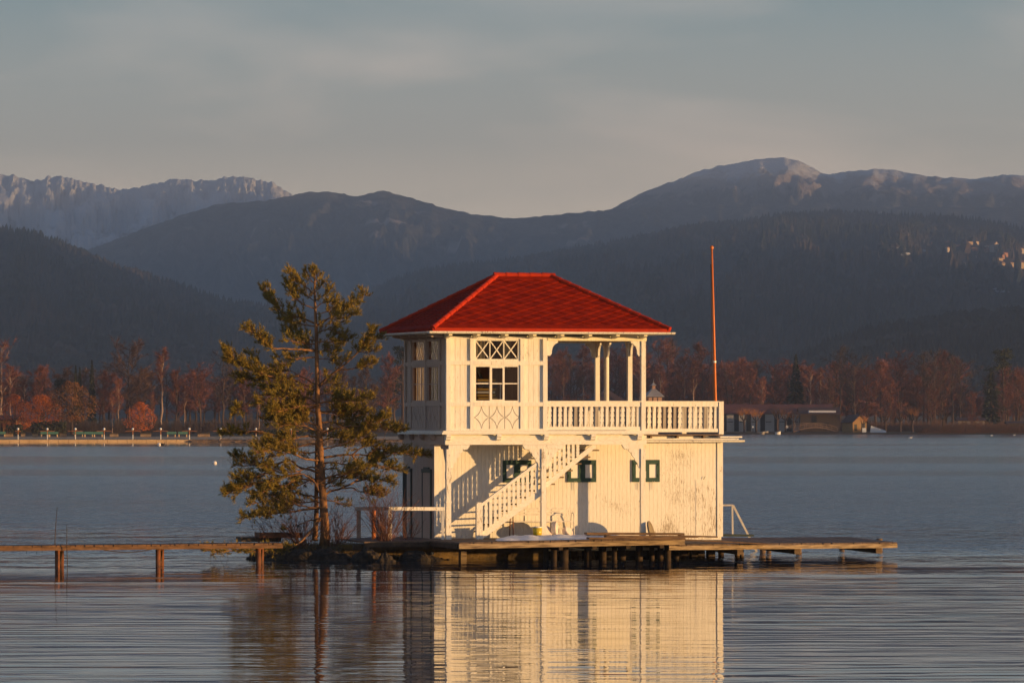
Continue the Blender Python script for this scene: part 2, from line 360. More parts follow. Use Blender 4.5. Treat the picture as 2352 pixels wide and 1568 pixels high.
# balusters
def notch_poly(h, wid=.094, tiers=4, z0=0.0):
    l = []; hh = h / tiers
    for i in range(tiers):
        zb = z0 + i * hh; k = 1.0
        l += [(wid * .5 * k, zb + hh * .02), (wid * .5 * k, zb + hh * .18), (wid * .31, zb + hh * .98)]
    return [(a, b) for a, b in l] + [(-a, b) for a, b in reversed(l)]
def notched(name, mt, h, wid=.094, tiers=4, t=.026, parent=None):
    m = MB(); m.prism(notch_poly(h, wid, tiers), lambda a, b, d: (a, d - t / 2, b), t); return m.build(name, mt, parent)
def plain(name, mt, h, wid=.075, t=.024, parent=None):
    m = MB(); m.box(-wid / 2, wid / 2, -t / 2, t / 2, 0, h); return m.build(name, mt, parent)
k = 0; u = 1.19
while u < 4.0:
    if not 2.74 < u < 2.98:
        zb = sz(u) + .17; zt = 1.64 + (u - 1.03) * .709 if u < 2.8 else 2.99 + (u - 2.93) * .837
        zt = min(zt, 3.40)
        if zt - zb > .12:
            b = notched("baluster", PAINT_WORN, zt - zb, .10, 4, parent=stair) if k % 2 == 0 else plain("baluster", PAINT_WORN, zt - zb, .085, parent=stair)
            b.location = (u, .04, zb)
    u += .135; k += 1
# upper storey wall: posts, rails, boards (front bay 0..2.97, then open loggia)
def upper_frame(spec, tr, mt, mtb, nm):
    """tr(a, d, z) -> local point; d = distance proud of the wall plane."""
    pass
fr = MB()
fronts = [(0, .13), (.70, .81), (2.17, 2.29), (2.84, 2.97)]
for a, b in fronts: fr.box(a, b, -.055, .05, 3.77, ZT)
for (a, b) in ((.13, .70), (.81, 2.17), (2.29, 2.84)):
    for z0, z1 in ((3.77, 3.82), (4.455, 4.57), (5.61, 5.725), (6.345, ZT)): fr.box(a, b, -.05 if b - a < 1 else -.062, .05, z0, z1)
fr.build("upper_frame", PAINT, house)
for a0, a1 in ((.13, .70), (2.29, 2.84)):
    for z0, z1 in ((3.82, 4.455), (4.57, 5.61), (5.725, 6.345)):
        a = a0; pn = MB()
        while a < a1 - .01:
            b = min(a + .145, a1); pn.box(a + .003, b - .003, .012 - rnd.uniform(0, .003), .045, z0, z1); a = b
        pn.box(a0, a1, .046, .052, z0, z1); pn.build("board_panel", PAINT, house)
op = MB(); op.box(.81, 2.17, .01, .05, 3.82, 4.455)
opo = op.build("ornament_panel", PAINT, house)
def arc(p, q, bulge, n=6):
    p, q = Vector(p), Vector(q); d = q - p; nn = Vector((-d.y, d.x)) * bulge
    return [tuple(p + d * (i / n) + nn * (4 * (i / n) * (1 - i / n))) for i in range(n)]
def star(cx, cz, rx, rz):
    t, r_, b, l = (cx, cz + rz), (cx + rx, cz), (cx, cz - rz), (cx - rx, cz)
    return arc(l, b, .13) + arc(b, r_, .13) + arc(r_, t, .13) + arc(t, l, .13)
def star_cell(c, cz, w2, h2, fn, mt, par):
    g = .011; st = star(c, cz, w2 - .018, h2 - .02)
    m = MB(); m.prism([(c + (a - c) * .93, cz + (b - cz) * .95) for a, b in st], lambda a, b, d: fn(a, b, d), .03); m.build("carved_star", mt, par)
    q = len(st) // 4
    for k, (sx_, sz_) in enumerate(((-1, -1), (1, -1), (1, 1), (-1, 1))):
        ar = st[k * q:(k + 1) * q + 1] if k < 3 else st[k * q:] + st[:1]
        ar = [(min(max(a + sx_ * g, c - w2 + g), c + w2 - g), min(max(b + sz_ * g, cz - h2), cz + h2)) for a, b in ar]
        m = MB(); m.prism(ar + [(c + sx_ * (w2 - g), cz + sz_ * h2)] if True else ar, lambda a, b, d: fn(a, b, d), .03)
        m.build("corner_plate", mt, par)
for i in range(3):
    c = .81 + 1.36 * (i + .5) / 3
    star_cell(c, 4.1375, .2267, .3175, lambda a, b, d: (a, -.022 + d, b), PAINT, opo)
# front windows
def lattice(mb, a0, a1, z0, z1, y0, y1, fn, bar=.028):
    mb.beam(fn(a0, y0, z0), fn(a1, y0, z1), bar, .02, fn(0, 1, 0, True)); mb.beam(fn(a0, y1, z1), fn(a1, y1, z0), bar, .02, fn(0, 1, 0, True))
wf = MB(); zz0, zz1 = 5.725, 6.345
for a, b in ((.81, .875), (2.105, 2.17), (1.272, 1.30), (1.68, 1.708)): wf.box(a, b, -.02, .03, zz0, zz1)
for a, b in ((.875, 1.272), (1.30, 1.68), (1.708, 2.105)):
    wf.box(a, b, -.02, .03, zz0, zz0 + .055); wf.box(a, b, -.02, .03, zz1 - .055, zz1)
    for q in (0, 1):
        p0 = (a, 0.0 + .012 * q, zz0 + .055 if q == 0 else zz1 - .055); p1 = (b, 0.0 + .012 * q, zz1 - .055 if q == 0 else zz0 + .055)
        wf.beam(p0, p1, .011, .03)
wo = wf.build("window", PAINT, house)
g = MB(); g.add([(.875, .034, zz0 + .01), (2.105, .034, zz0 + .01), (2.105, .034, zz1 - .01), (.875, .034, zz1 - .01)], [(0, 1, 2, 3)]); g.build("pane", GLASS, wo)
wf = MB(); zz0, zz1 = 4.57, 5.61
wf.box(.81, .875, -.02, .03, zz0, zz1); wf.box(2.105, 2.17, -.02, .03, zz0, zz1)
wf.box(.875, 2.105, -.02, .03, zz0, zz0 + .045); wf.box(.875, 2.105, -.02, .03, zz1 - .05, zz1)
wf.box(1.275, 1.31, -.035, .03, zz0 + .045, zz1 - .05); wf.box(1.66, 1.715, -.02, .03, zz0 + .045, zz1 - .05)
wf.box(1.31, 1.345, -.03, .03, zz0 + .045, zz1 - .05); wf.box(1.345, 1.66, -.03, .03, zz1 - .085, zz1 - .05); wf.box(1.345, 1.66, -.03, .03, zz0 + .045, zz0 + .075)
for a, b in ((.875, 1.275), (1.345, 1.66), (1.715, 2.105)): wf.box(a, b, -.01, .025, 5.075, 5.105)
wo = wf.build("window", PAINT, house)
for a, b in ((1.345, 1.66), (1.715, 2.105)):
    g = MB(); g.add([(a, .033, zz0 + .05), (b, .033, zz0 + .05), (b, .033, zz1 - .055), (a, .033, zz1 - .055)], [(0, 1, 2, 3)]); g.build("pane", GLASS, wo)
# left side of the upper storey
fs = MB()
for a, b in ((Dp - .13, Dp), (3.58, 3.70), (2.05, 2.20), (.62, .75), (.056, .10)): fs.box(-.005, .09, a, b, 3.77, ZT)
sp = [(.10, .62), (.75, 2.05), (2.20, 3.58), (3.70, Dp - .13)]
for a, b in sp:
    for z0, z1 in ((3.77, 3.82), (4.455, 4.57), (5.61, 5.725), (6.345, ZT)): fs.box(.003, .09, a, b, z0, z1)
fs.build("upper_side_frame", PAINT_SHADED, house)
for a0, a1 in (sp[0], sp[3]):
    for z0, z1 in ((3.82, 4.455), (4.57, 5.61), (5.725, 6.345)): pn = MB(); pn.box(.04, .085, a0, a1, z0, z1); pn.build("side_panel", PAINT_SHADED, house)
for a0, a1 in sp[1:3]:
    o_ = MB(); o_.box(.045, .085, a0, a1, 3.82, 4.455); oo = o_.build("ornament_panel", PAINT_SHADED, house)
    n_ = 3
    for i in range(n_):
        c = a0 + (a1 - a0) * (i + .5) / n_
        star_cell(c, 4.1375, (a1 - a0) / n_ / 2, .3175, lambda a, b, d: (.02 + .03 - d, a, b), PAINT_SHADED, oo)
    for z0, z1, lat in ((5.725, 6.345, True), (4.57, 5.61, False)):
        f_ = MB(); f_.box(.02, .08, a0, a0 + .09, z0, z1); f_.box(.02, .08, a1 - .09, a1, z0, z1)
        f_.box(.02, .08, a0 + .09, a1 - .09, z0, z0 + .05); f_.box(.02, .08, a0 + .09, a1 - .09, z1 - .05, z1)
        A0, A1 = a0 + .09, a1 - .09
        if lat:
            for i in range(3):
                x0, x1 = lerp(A0, A1, i / 3), lerp(A0, A1, (i + 1) / 3)
                f_.beam((.045, x0, z0 + .05), (.045, x1, z1 - .05), .010, .018); f_.beam((.056, x0, z1 - .05), (.056, x1, z0 + .05), .010, .018)
        else:
            for i in (1, 2): x0 = lerp(A0, A1, i / 3); f_.box(.05, .07, x0 - .018, x0 + .018, z0 + .05, z1 - .05)
            for i in range(3): f_.box(.052, .068, lerp(A0, A1, i / 3) + (.018 if i else 0), lerp(A0, A1, (i + 1) / 3) - (.018 if i < 2 else 0), 5.07, 5.10)
        wo = f_.build("window", PAINT_SHADED, house)
        g = MB(); g.add([(.083, A0, z0 + .05), (.083, A1, z0 + .05), (.083, A1, z1 - .05), (.083, A0, z1 - .05)], [(3, 2, 1, 0)]); g.build("pane", GLASS, wo)
# room interior and back
ri = MB(); ri.box(2.86, 2.95, .06, .25, 3.77, ZT); ri.box(2.86, 2.95, .25, 1.75, 3.77, 3.85); ri.box(2.86, 2.95, .25, 1.75, 6.25, ZT); ri.box(2.86, 2.95, 1.75, Dp - .1, 3.77, ZT); ri.box(.09, 2.95, Dp - .099, Dp - .02, 3.77, ZT)  # unseen gap towards the loggia, added so sun reaches the side curtains
ri.build("room_wall", BROWNIN, house)
def curtain_mat():
    m = bpy.data.materials.new("pale_curtain"); m.use_nodes = True; nt = m.node_tree; N = nt.nodes; b = N["Principled BSDF"]; b.inputs["Base Color"].default_value = (.50, .38, .22, 1); b.inputs["Roughness"].default_value = .9
    t = N.new("ShaderNodeBsdfTranslucent"); t.inputs[0].default_value = (.55, .40, .22, 1); x = N.new("ShaderNodeMixShader"); x.inputs[0].default_value = .22
    nt.links.new(b.outputs[0], x.inputs[1]); nt.links.new(t.outputs[0], x.inputs[2]); nt.links.new(x.outputs[0], N["Material Output"].inputs["Surface"]); return m
CURT = curtain_mat()
def curtain(p0, p1, z0, z1, depth, waves):
    m = MB(); n = 40; p0, p1 = Vector(p0), Vector(p1); d = p1 - p0; nn = Vector((-d.y, d.x)).normalized(); vs = []
    for i in range(n + 1):
        t = i / n; p = p0 + d * t + nn * depth * math.sin(t * waves * 6.283)
        vs += [(p.x, p.y, z0), (p.x + .01, p.y, z1)]
    m.add(vs, [(2 * i, 2 * i + 2, 2 * i + 3, 2 * i + 1) for i in range(n)]); m.build("curtain", CURT, house)
curtain((.90, .30), (1.22, .28), 5.55, 6.34, .025, 3); curtain((1.72, .27), (1.98, .30), 5.5, 6.34, .025, 3)
curtain((.14, 2.3), (.14, 3.55), 4.3, 6.3, .014, 7); curtain((.14, .8), (.14, 1.5), 4.4, 6.3, .014, 4); curtain((.14, 1.6), (.14, 2.05), 4.6, 6.3, .014, 3)
# loggia posts, brackets, beams
def bracket(p, du, dv, parent, mt):
    pr = [(0, 0), (.30, 0), (.30, -.05), (.22, -.09), (.15, -.17), (.12, -.27), (.115, -.36), (.07, -.42), (0, -.42)]
    m = MB(); nx, ny = -dv, du
    m.prism(pr, lambda a, b, d: (p[0] + du * a + nx * (d - .03), p[1] + dv * a + ny * (d - .03), p[2] + b), .06); m.build("bracket", mt, parent)
def lpost(u0, v, brs, rd=False, z0=3.77):
    m = MB()
    if rd: m.lathe([(.075, z0), (.075, 6.0), (.085, 6.02), (.085, ZT - .1)], (u0, v, 0), 14)
    else: m.box(u0 - .065, u0 + .065, v - .065, v + .065, z0, ZT - .1)
    o = m.build("loggia_post", PAINT, house, rd)
    for du, dv in brs: bracket((u0 + .067 * du, v + .067 * dv, ZT - .102), du, dv, o, PAINT)
lpost(W - .065, .01, [(-1, 0), (0, 1)]); lpost(W - .065, 1.22, [(0, 1), (0, -1)]); lpost(W - .065, 3.35, [(0, 1), (0, -1)], True); lpost(W - .065, Dp - .07, [(-1, 0), (0, -1)])
o_ = MB(); o_.box(2.972, 2.99, -.02, .04, 5.9, ZT - .1); o0 = o_.build("wall_plate", PAINT, house); bracket((2.99, .01, ZT - .102), 1, 0, o0, PAINT)
tb = MB(); tb.box(2.97, W + .02, -.07, .07, ZT - .1, ZT); tb.box(W - .14, W + .015, .072, Dp, ZT - .1, ZT); tb.box(2.97, W - .142, Dp - .14, Dp, ZT - .1, ZT); tb.build("top_plate", PAINT_CEIL, house)
# balustrades
def balustrade(p0, p1, z0, z1, step, mt_rail, seed=0, bal=PAINT_BAL, trail=.13):
    p0, p1 = Vector((*p0, 0)), Vector((*p1, 0)); d = (p1 - p0); ln = d.length; d.normalize()
    a = math.atan2(d.y, d.x)
    m = MB(); m.beam(p0 + Vector((0, 0, z1 - trail / 2)), p1 + Vector((0, 0, z1 - trail / 2)), .075, trail)
    m.beam(p0 + Vector((0, 0, z1 + .016)), p1 + Vector((0, 0, z1 + .016)), .13, .03)
    o = m.build("balustrade", mt_rail, house)
    m = MB(); m.beam(p0 + Vector((0, 0, z0 + .05)), p1 + Vector((0, 0, z0 + .05)), .075, .10); m.build("bottom_rail", mt_rail, o)
    n = max(1, int(ln / step)); h = z1 - trail - (z0 + .10)
    for i in range(n):
        q = p0 + d * (ln * (i + .5) / n)
        wd = rnd.random()
        b = notched("baluster", bal, h, .122, 4, parent=o) if i % 2 == 0 else plain("baluster", bal if wd < .6 else WOODGREY, h, .094 + rnd.uniform(-.008, .008), parent=o)
        b.location = (q.x, q.y, z0 + .10); b.rotation_euler = (0, 0, a)
    return o
WOODGREY = mat("bare_grey_wood", (.40, .35, .29), .8, col2=(.28, .24, .2), scale=4, stretch=(6, 6, .7))
balustrade((2.97, 0.01), (W - .13, 0.01), 3.78, 4.575, .148, PAINT_WORN)
balustrade((W - .065, .08), (W - .065, 1.15), 3.78, 4.57, .30, PAINT_WORN)
balustrade((W - .065, 1.29), (W - .065, 3.27), 3.78, 4.57, .30, PAINT_WORN)
balustrade((3.0, Dp - .07), (W - .14, Dp - .07), 3.78, 4.57, .30, PAINT_WORN)
TV = .92; TE = 8.55
balustrade((5.62, TV), (TE - .15, TV), 3.72, 4.575, .148, PAINT)
balustrade((TE - .06, TV + .07), (TE - .06, Dp - .1), 3.72, 4.56, .30, PAINT)
tp = MB(); tp.box(TE - .14, TE, TV - .06, TV + .06, 3.66, 4.60); tp.build("terrace_post", PAINT, house); tp = MB(); tp.box(TE - .14, TE, Dp - .16, Dp - .04, 3.66, 4.58); tp.build("terrace_post", PAINT, house)
tf = MB(); tf.box(W + .03, TE, TV - .02, Dp, 3.62, 3.66); tf.build("terrace_floor", WOODDECK, house)
tj = MB()
for u in (6.35, 7.15, 7.95, 8.42): tj.box(u, u + .06, TV + .0, Dp - .05, 3.545, 3.615)
tj.build("floor_joist", WOOD, house)
lr = MB(); lr.box(W + .03, UL + .36, P - .42, Dp + .25, 3.505, 3.54); lr.box(UL - .2, UL + .46, P - .44, Dp + .2, 3.56, 3.6); lr.build("lower_roof_edge", PAINT_WORN, house)
def gutter(p0, p1, r, nm="gutter"):
    p0, p1 = Vector(p0), Vector(p1); m = MB(); d = (p1 - p0).normalized(); s = Vector((d.y, -d.x, 0))
    poly = [(r * math.cos(math.pi + math.pi * i / 8), r * math.sin(math.pi + math.pi * i / 8)) for i in range(9)] + [((r - .012) * math.cos(-math.pi * i / 8), (r - .012) * math.sin(-math.pi * i / 8)) for i in range(9)]
    ln = (p1 - p0).length
    m.prism(poly, lambda a, b, e: p0 + d * e + s * a + Vector((0, 0, b)), ln)
    o = m.build(nm, PAINT, house)
    n = max(2, int(ln / 1.0))
    for i in range(n):
        c = p0 + d * (ln * (i + .5) / n); h = MB()
        h.prism([(a * (1.12), b * 1.12) for a, b in poly[:9]] + [(a, b) for a, b in reversed(poly[:9])], lambda a, b, e: c + d * e + s * a + Vector((0, 0, b)), .03)
        h.build("gutter_bracket", PAINT_WORN, o)
gutter((W + .10, P - .50, 3.49), (UL + .50, P - .50, 3.49), .065)
# roof
OV = .55; ZE = 6.60; ZR = 8.17; U0, U1, V0, V1 = -OV, W + OV, -OV, Dp + OV; HD = (V1 - V0) / 2; VR = V0 + HD; RL, RR = U0 + HD, U1 - HD
rb = MB()
rb.add([(U0, V0, ZE), (U1, V0, ZE), (U1, V1, ZE), (U0, V1, ZE), (RL, VR, ZR), (RR, VR, ZR), (U0, V0, ZE - .10), (U1, V0, ZE - .10), (U1, V1, ZE - .10), (U0, V1, ZE - .10)],
       [(0, 1, 5, 4), (1, 2, 5), (2, 3, 4, 5), (3, 0, 4), (6, 7, 1, 0), (7, 8, 2, 1), (8, 9, 3, 2), (9, 6, 0, 3)])
roof = rb.build("roof", RED, house)
sf = MB(); sf.box(U0 + .01, U1 - .01, V0 + .01, V1 - .01, ZE - .125, ZE - .101); sf.build("soffit", PAINT_CEIL, roof)
cl = MB(); cl.box(.1, W - .05, .08, Dp - .05, ZT + .003, ZT + .03); cl.build("ceiling", PAINT_CEIL, roof)
for i in range(8):
    u = -.05 + i * .82
    for v0, v1 in ((V0 + .06, .0), (Dp, V1 - .06)):
        r_ = MB(); vo, vi = (v0, v1) if v0 < 0 else (v1, v0)
        zb = ZE - .126
        r_.prism([(vo, zb), (vo, zb - .05), (vi, zb - .13), (vi, zb)][::(1 if v0 < 0 else -1)], lambda a, b, d: (u + d, a, b), .10); r_.build("rafter_tail", PAINT_CEIL, roof)
for i in range(5):
    v = .3 + i * .85
    r_ = MB(); r_.prism([(U0 + .06, ZE - .126), (U0 + .06, ZE - .18), (0, ZE - .25), (0, ZE - .126)], lambda a, b, d: (a, v + d, b), .10); r_.build("rafter_tail", PAINT_SHADED, roof)
def clip(poly, edges):
    for (nx, ny, c) in edges:          # keep nx*a+ny*b<=c
        out = []
        for i in range(len(poly)):
            p, q = poly[i], poly[(i + 1) % len(poly)]; dp = nx * p[0] + ny * p[1] - c; dq = nx * q[0] + ny * q[1] - c
            if dp <= 0: out.append(p)
            if (dp < 0 < dq) or (dq < 0 < dp):
                t = dp / (dp - dq); out.append((p[0] + (q[0] - p[0]) * t, p[1] + (q[1] - p[1]) * t))
        poly = out
        if len(poly) < 3: return []
    return poly
SL = math.hypot(HD, ZR - ZE)
def slope_tiles(org, e, v, ln, trap):
    """org: eave corner, e: along eave, v: horizontal inward, ln: eave length."""
    org, e, v = Vector(org), Vector(e), Vector(v); up = (v * HD + Vector((0, 0, ZR - ZE))) / SL; nrm = e.cross(up).normalized()
    k = HD / SL
    edges = [(0, -1, 0.0), (-1, k, 0), (1, k, ln), (0, 1, SL)]
    m = MB(); hx, hy = .28, .15
    def tile(poly, b0, b1, low, high):
        pl = clip(poly, edges)
        if len(pl) < 3: return
        f = lambda b: lerp(low, high, (b - b0) / (b1 - b0))
        top = [org + e * a + up * b + nrm * f(b) for a, b in pl]; bot = [org + e * a + up * b + nrm * .001 for a, b in pl]
        n = len(pl); m.add(top + bot, [tuple(range(n))] + [(i, i + n, (i + 1) % n + n, (i + 1) % n) for i in range(n)])
    E0, E1 = .24, SL - .22
    nr = int((E1 - E0) / hy) + 2
    edges_main = edges
    for r in range(-1, nr):
        off = hx if r % 2 else 0
        a = -hx * 2 + off
        while a < ln + hx * 2:
            if a + hx < (E0 + (r - 1) * hy) * k or a - hx > ln - (E0 + (r - 1) * hy) * k: a += hx * 2; continue
            b = E0 + r * hy
            pl = [(a, b - hy), (a + hx, b), (a, b + hy), (a - hx, b)]
            pl = clip(pl, [(0, -1, -E0), (0, 1, E1)])
            if len(pl) >= 3: tile(pl, b - hy, b + hy, .038, .005)
            a += hx * 2
    a = -.1
    while a < ln:
        tile([(a, 0), (a + .345, 0), (a + .345 + .02, E0 + .01), (a + .02, E0 + .01)], 0, E0, .03, .02); 
        tile([(a, E1 - .01), (a + .345, E1 - .01), (a + .345, SL), (a, SL)], E1, SL, .036, .02); a += .35
    m.build("roof_tiles", RED, roof)
slope_tiles((U0, V0, ZE), (1, 0, 0), (0, 1, 0), U1 - U0, True)
slope_tiles((U0, V1, ZE), (0, -1, 0), (1, 0, 0), V1 - V0, False)
slope_tiles((U1, V0, ZE), (0, 1, 0), (-1, 0, 0), V1 - V0, False)
slope_tiles((U1, V1, ZE), (-1, 0, 0), (0, -1, 0), U1 - U0, True)
def caps(p0, p1, r=.075, step=.33):
    p0, p1 = Vector(p0), Vector(p1); ln = (p1 - p0).length; n = int(ln / step); m = MB()
    for i in range(n):
        a, b = p0.lerp(p1, i / n), p0.lerp(p1, (i + 1.12) / n)
        m.tube([a, b], [r * 1.13, r * .93], 10)
    m.build("ridge_cap", REDCAP, roof)
for c, t in (((U0, V0), (RL, VR)), ((U1, V0), (RR, VR)), ((U1, V1), (RR, VR)), ((U0, V1), (RL, VR))): caps((c[0], c[1], ZE + .02), (t[0], t[1], ZR + .02))
caps((RL - .1, VR, ZR + .03), (RR + .1, VR, ZR + .03))
fa = MB(); fa.box(U0, U1, V0 - .03, V0 - .002, ZE - .10, ZE + .035); fa.build("fascia", REDCAP, roof)
fa = MB(); fa.box(U0 - .03, U0 - .002, V0, V1, ZE - .10, ZE + .03); fa.build("fascia", RED, roof)
gutter((U0 - .12, V0 - .09, ZE - .06), (U1 + .12, V0 - .09, ZE - .06), .065)
gutter((U0 - .09, V1 + .05, ZE - .06), (U0 - .09, V0 - .02, ZE - .06), .065)

# furniture seen through the upper window
def stool_stack():
    o = empty("chair_stack", hw(1.35, .75, 3.73), PHI, "yellow cushioned chairs stacked inside the room behind the upper front window", "chairs")
    YC = mat("yellow_cushion", (.42, .25, .05), .7); DC = mat("dark_blue_cushion", (.05, .05, .07), .6); PW = mat("pale_plastic", (.6, .55, .45), .5)
    for i in range(9):
        z = .75 + i * .085; k = rnd.uniform(-.05, .05)
        m = MB(); m.box(-.28 + k, .28 + k, -.25, .25, z, z + .055); m.build("seat", (DC, PW, YC, YC, PW, YC, DC, PW, YC)[i], o)
    for x in (-.55, -.35, .4):
        m = MB(); m.tube([(x, -.2, 0), (x + .05, -.1, 1.35)], .018); m.build("leg", METALW, o)
    m = MB(); m.beam((-.3, -.1, 1.9), (.05, .0, 1.2), .06, .09); m.build("backrest", DARKIN, o)
stool_stack()

# flagpole
fp = empty("flagpole", hw(8.05, 1.3, 3.66), 0, "tall orange flagpole rising from the boathouse terrace", "flagpole")
b0 = hw(8.05, 1.3, 3.66)
ft = at(1635, 572, b0.y) - b0; fb = at(1643.5, 924, b0.y) - b0; fb0 = fb + (fb - ft) * .16
m = MB(); m.tube([fb0, fb, fb.lerp(ft, .5), ft], [.043, .041, .036, .028], 10); m.build("pole", ORANGE, fp, True)
m = MB(); m.lathe([(.02, 0), (.05, .01), (.052, .06), (.03, .09), (.005, .10)], ft, 10); m.build("finial", ORANGE, fp)
m = MB(); m.tube([fb + Vector((-.07, -.03, .0)), fb.lerp(ft, .3) + Vector((-.075, -.03, 0)), fb.lerp(ft, .62) + Vector((-.05, -.02, 0)), fb.lerp(ft, .9) + Vector((-.04, 0, 0))], .009, 5); m.build("halyard", mat("dark_rope", (.06, .045, .035), .9), fp)
m = MB(); c = fb.lerp(ft, .265); m.lathe([(.05, -.03), (.05, .03)], c, 10); m.build("band", METALW, fp)

# ------------------------------------------------------------------ decks and piles
def pile(parent, x, y, z1, r, m_, z0=-1.2, lean=0):
    q = MB(); q.tube([(x, y, z0), (x + lean * .4, y, (z0 + z1) / 2), (x + lean, y, z1)], [r * 1.05, r, r * .97], 9); q.build("pile", m_, parent, True)
def plank_deck(mb, c00, c10, c11, c01, n, t=.045, over=.0):
    """quad corners as Vectors (front-left, front-right, back-right, back-left); planks run front to back."""
    for i in range(n):
        a, b = (i + .03) / n, (i + .97) / n; j = rnd.uniform(-.004, .004); o1 = rnd.uniform(-.02, .02)
        p = [c00.lerp(c10, a), c00.lerp(c10, b), c01.lerp(c11, b), c01.lerp(c11, a)]
        f = (p[0] - p[3]).normalized() * (.03 + o1); p[0] = p[0] + f; p[1] = p[1] + f
        z = Vector((0, 0, j)); mb.add([q + z - Vector((0, 0, t)) for q in p] + [q + z for q in p], [(0, 3, 2, 1), (4, 5, 6, 7), (0, 1, 5, 4), (1, 2, 6, 5), (2, 3, 7, 6), (3, 0, 4, 7)])
# main deck in front of the house
A00 = atz(1054, 1245, .73); A10 = atz(1572, 1235, .81); A01 = hw(-.65, P - .04, .725); A11 = hw(6.75, P - .04, .745)
deck = empty("wooden_deck", (0, 0, 0), 0, "long plank deck on piles in front of the boathouse, snow lying on it", "deck")
m = MB(); plank_deck(m, A00, A10, A11, A01, 62); m.build("deck_boards", WOODDECK, deck)
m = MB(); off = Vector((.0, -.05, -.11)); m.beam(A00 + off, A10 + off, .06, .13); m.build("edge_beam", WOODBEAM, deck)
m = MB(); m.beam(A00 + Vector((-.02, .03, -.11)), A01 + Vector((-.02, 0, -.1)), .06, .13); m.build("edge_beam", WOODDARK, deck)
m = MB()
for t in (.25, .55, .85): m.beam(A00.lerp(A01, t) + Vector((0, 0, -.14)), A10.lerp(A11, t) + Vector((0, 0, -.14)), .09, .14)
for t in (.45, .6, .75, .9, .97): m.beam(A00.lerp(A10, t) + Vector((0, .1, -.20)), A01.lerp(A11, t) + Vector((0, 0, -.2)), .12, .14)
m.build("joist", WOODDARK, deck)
for px, py in ((1331, 1291),):
    p = atz(px, py, 0); pile(deck, p.x, p.y, .58, .075, WOODBEAM)
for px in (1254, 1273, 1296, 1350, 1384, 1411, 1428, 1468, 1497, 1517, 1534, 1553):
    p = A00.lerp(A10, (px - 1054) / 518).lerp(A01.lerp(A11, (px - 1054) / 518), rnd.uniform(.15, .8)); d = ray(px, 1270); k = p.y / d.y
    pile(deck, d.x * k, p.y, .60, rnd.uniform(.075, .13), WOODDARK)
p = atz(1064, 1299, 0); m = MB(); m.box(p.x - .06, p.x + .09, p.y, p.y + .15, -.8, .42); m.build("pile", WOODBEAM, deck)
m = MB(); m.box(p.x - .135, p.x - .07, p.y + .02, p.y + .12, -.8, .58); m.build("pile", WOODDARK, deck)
# masonry under the house
sw = MB()
def slab(u0, u1, v0, z0, z1, n, seed):
    vs = []; ny = 10
    for j in range(ny + 1):
        for i in range(n + 1):
            u = lerp(u0, u1, i / n); z = lerp(z0, z1, j / ny); d = .07 * noise.fractal((u * 1.6, z * 3, seed), 1, 2, 5) + .03 * math.sin(z * 9)
            vs.append((u, v0 + d, z))
    sw.add(vs, [(j * (n + 1) + i, j * (n + 1) + i + 1, (j + 1) * (n + 1) + i + 1, (j + 1) * (n + 1) + i) for j in range(ny) for i in range(n)])
slab(-2.9, 3.05, .20, -.5, .60, 90, 2); sw.box(-2.9, 3.05, .36, .9, -.5, .60)
swo = sw.build("stone_wall", STONE, None); swo.location = (HX, HY, 0); swo.rotation_euler = (0, 0, PHI)
tag(swo, "mossy brown stone footing wall under the left half of the boathouse", "wall")
for u in (-2.2, -.62, -.38):
    m = MB(); m.lathe([(.045, 0), (.04, .03), (.02, .05)], (0, 0, 0), 10); o = m.build("bolt", METALW, swo); o.location = (u, .04, .34); o.rotation_euler = (R(90), 0, 0)
fo = MB()
for i in range(10):
    for j in range(4):
        fo.box(3.6 + i * .52, 3.6 + i * .52 + .2, P + .3 + j * .9, P + .5 + j * .9, -1.0, .5)
fo.box(3.4, UL - .05, P + .1, Dp - .1, .40, .60)
o = fo.build("foundation", WOODDARK, house)
# left side deck and its rail
sd = empty("side_deck", (0, 0, 0), 0, "dark weathered side deck between the pine islet and the boathouse doors", "deck")
c00, c10, c11, c01 = hw(-2.55, -.62, .70), hw(-.05, -.62, .72), hw(-.03, 4.3, .72), hw(-2.2, 3.4, .70)
m = MB(); plank_deck(m, c00, c10, c11, c01, 22); m.build("deck_boards", WOODDECK, sd)
m = MB(); m.beam(c00 + Vector((0, 0, -.10)), c10 + Vector((0, 0, -.10)), .07, .13); m.build("edge_beam", WOODDARK, sd)
m = MB(); m.beam(c00 + Vector((-.3, .2, -.16)), c10 + Vector((.2, .2, -.18)), .12, .14); m.build("joist", WOODDARK, sd)
rl = empty("railing", (0, 0, 0), 0, "white timber railing beside the side deck, left of the boathouse", "railing")
YR = 139.9
def rail_pt(px, py, Y): return at(px, py, Y)
m = MB(); m.beam(rail_pt(893, 1167.5, YR - .4), rail_pt(1021, 1168, YR + .02), .06, .10); m.build("top_rail", PAINT, rl)
m = MB(); m.beam(rail_pt(818, 1167.5, 142.6), rail_pt(891, 1167.5, YR - .33), .06, .10); m.build("top_rail", PAINT_SHADED, rl)
for px, Y, mt_, wd in ((896, YR - .38, PAINT, .10), (1017, YR + .03, PAINT, .075), (824, 142.5, PAINT_SHADED, .12)):
    p = at(px, 1163, Y); m = MB(); m.box(p.x - wd / 2, p.x + wd / 2, Y - .05, Y + .05, .66, p.z - .07 + .02); m.build("post", mt_, rl)
p = at(858.5, 1170, 141.2); m = MB(); m.lathe([(.06, .3), (.06, 1.25), (.055, 1.60), (.03, 1.63)], (p.x, p.y, 0), 12); o = m.build("mooring_post", ORANGE)
tag(o, "orange mooring post standing behind the white railing", "post")
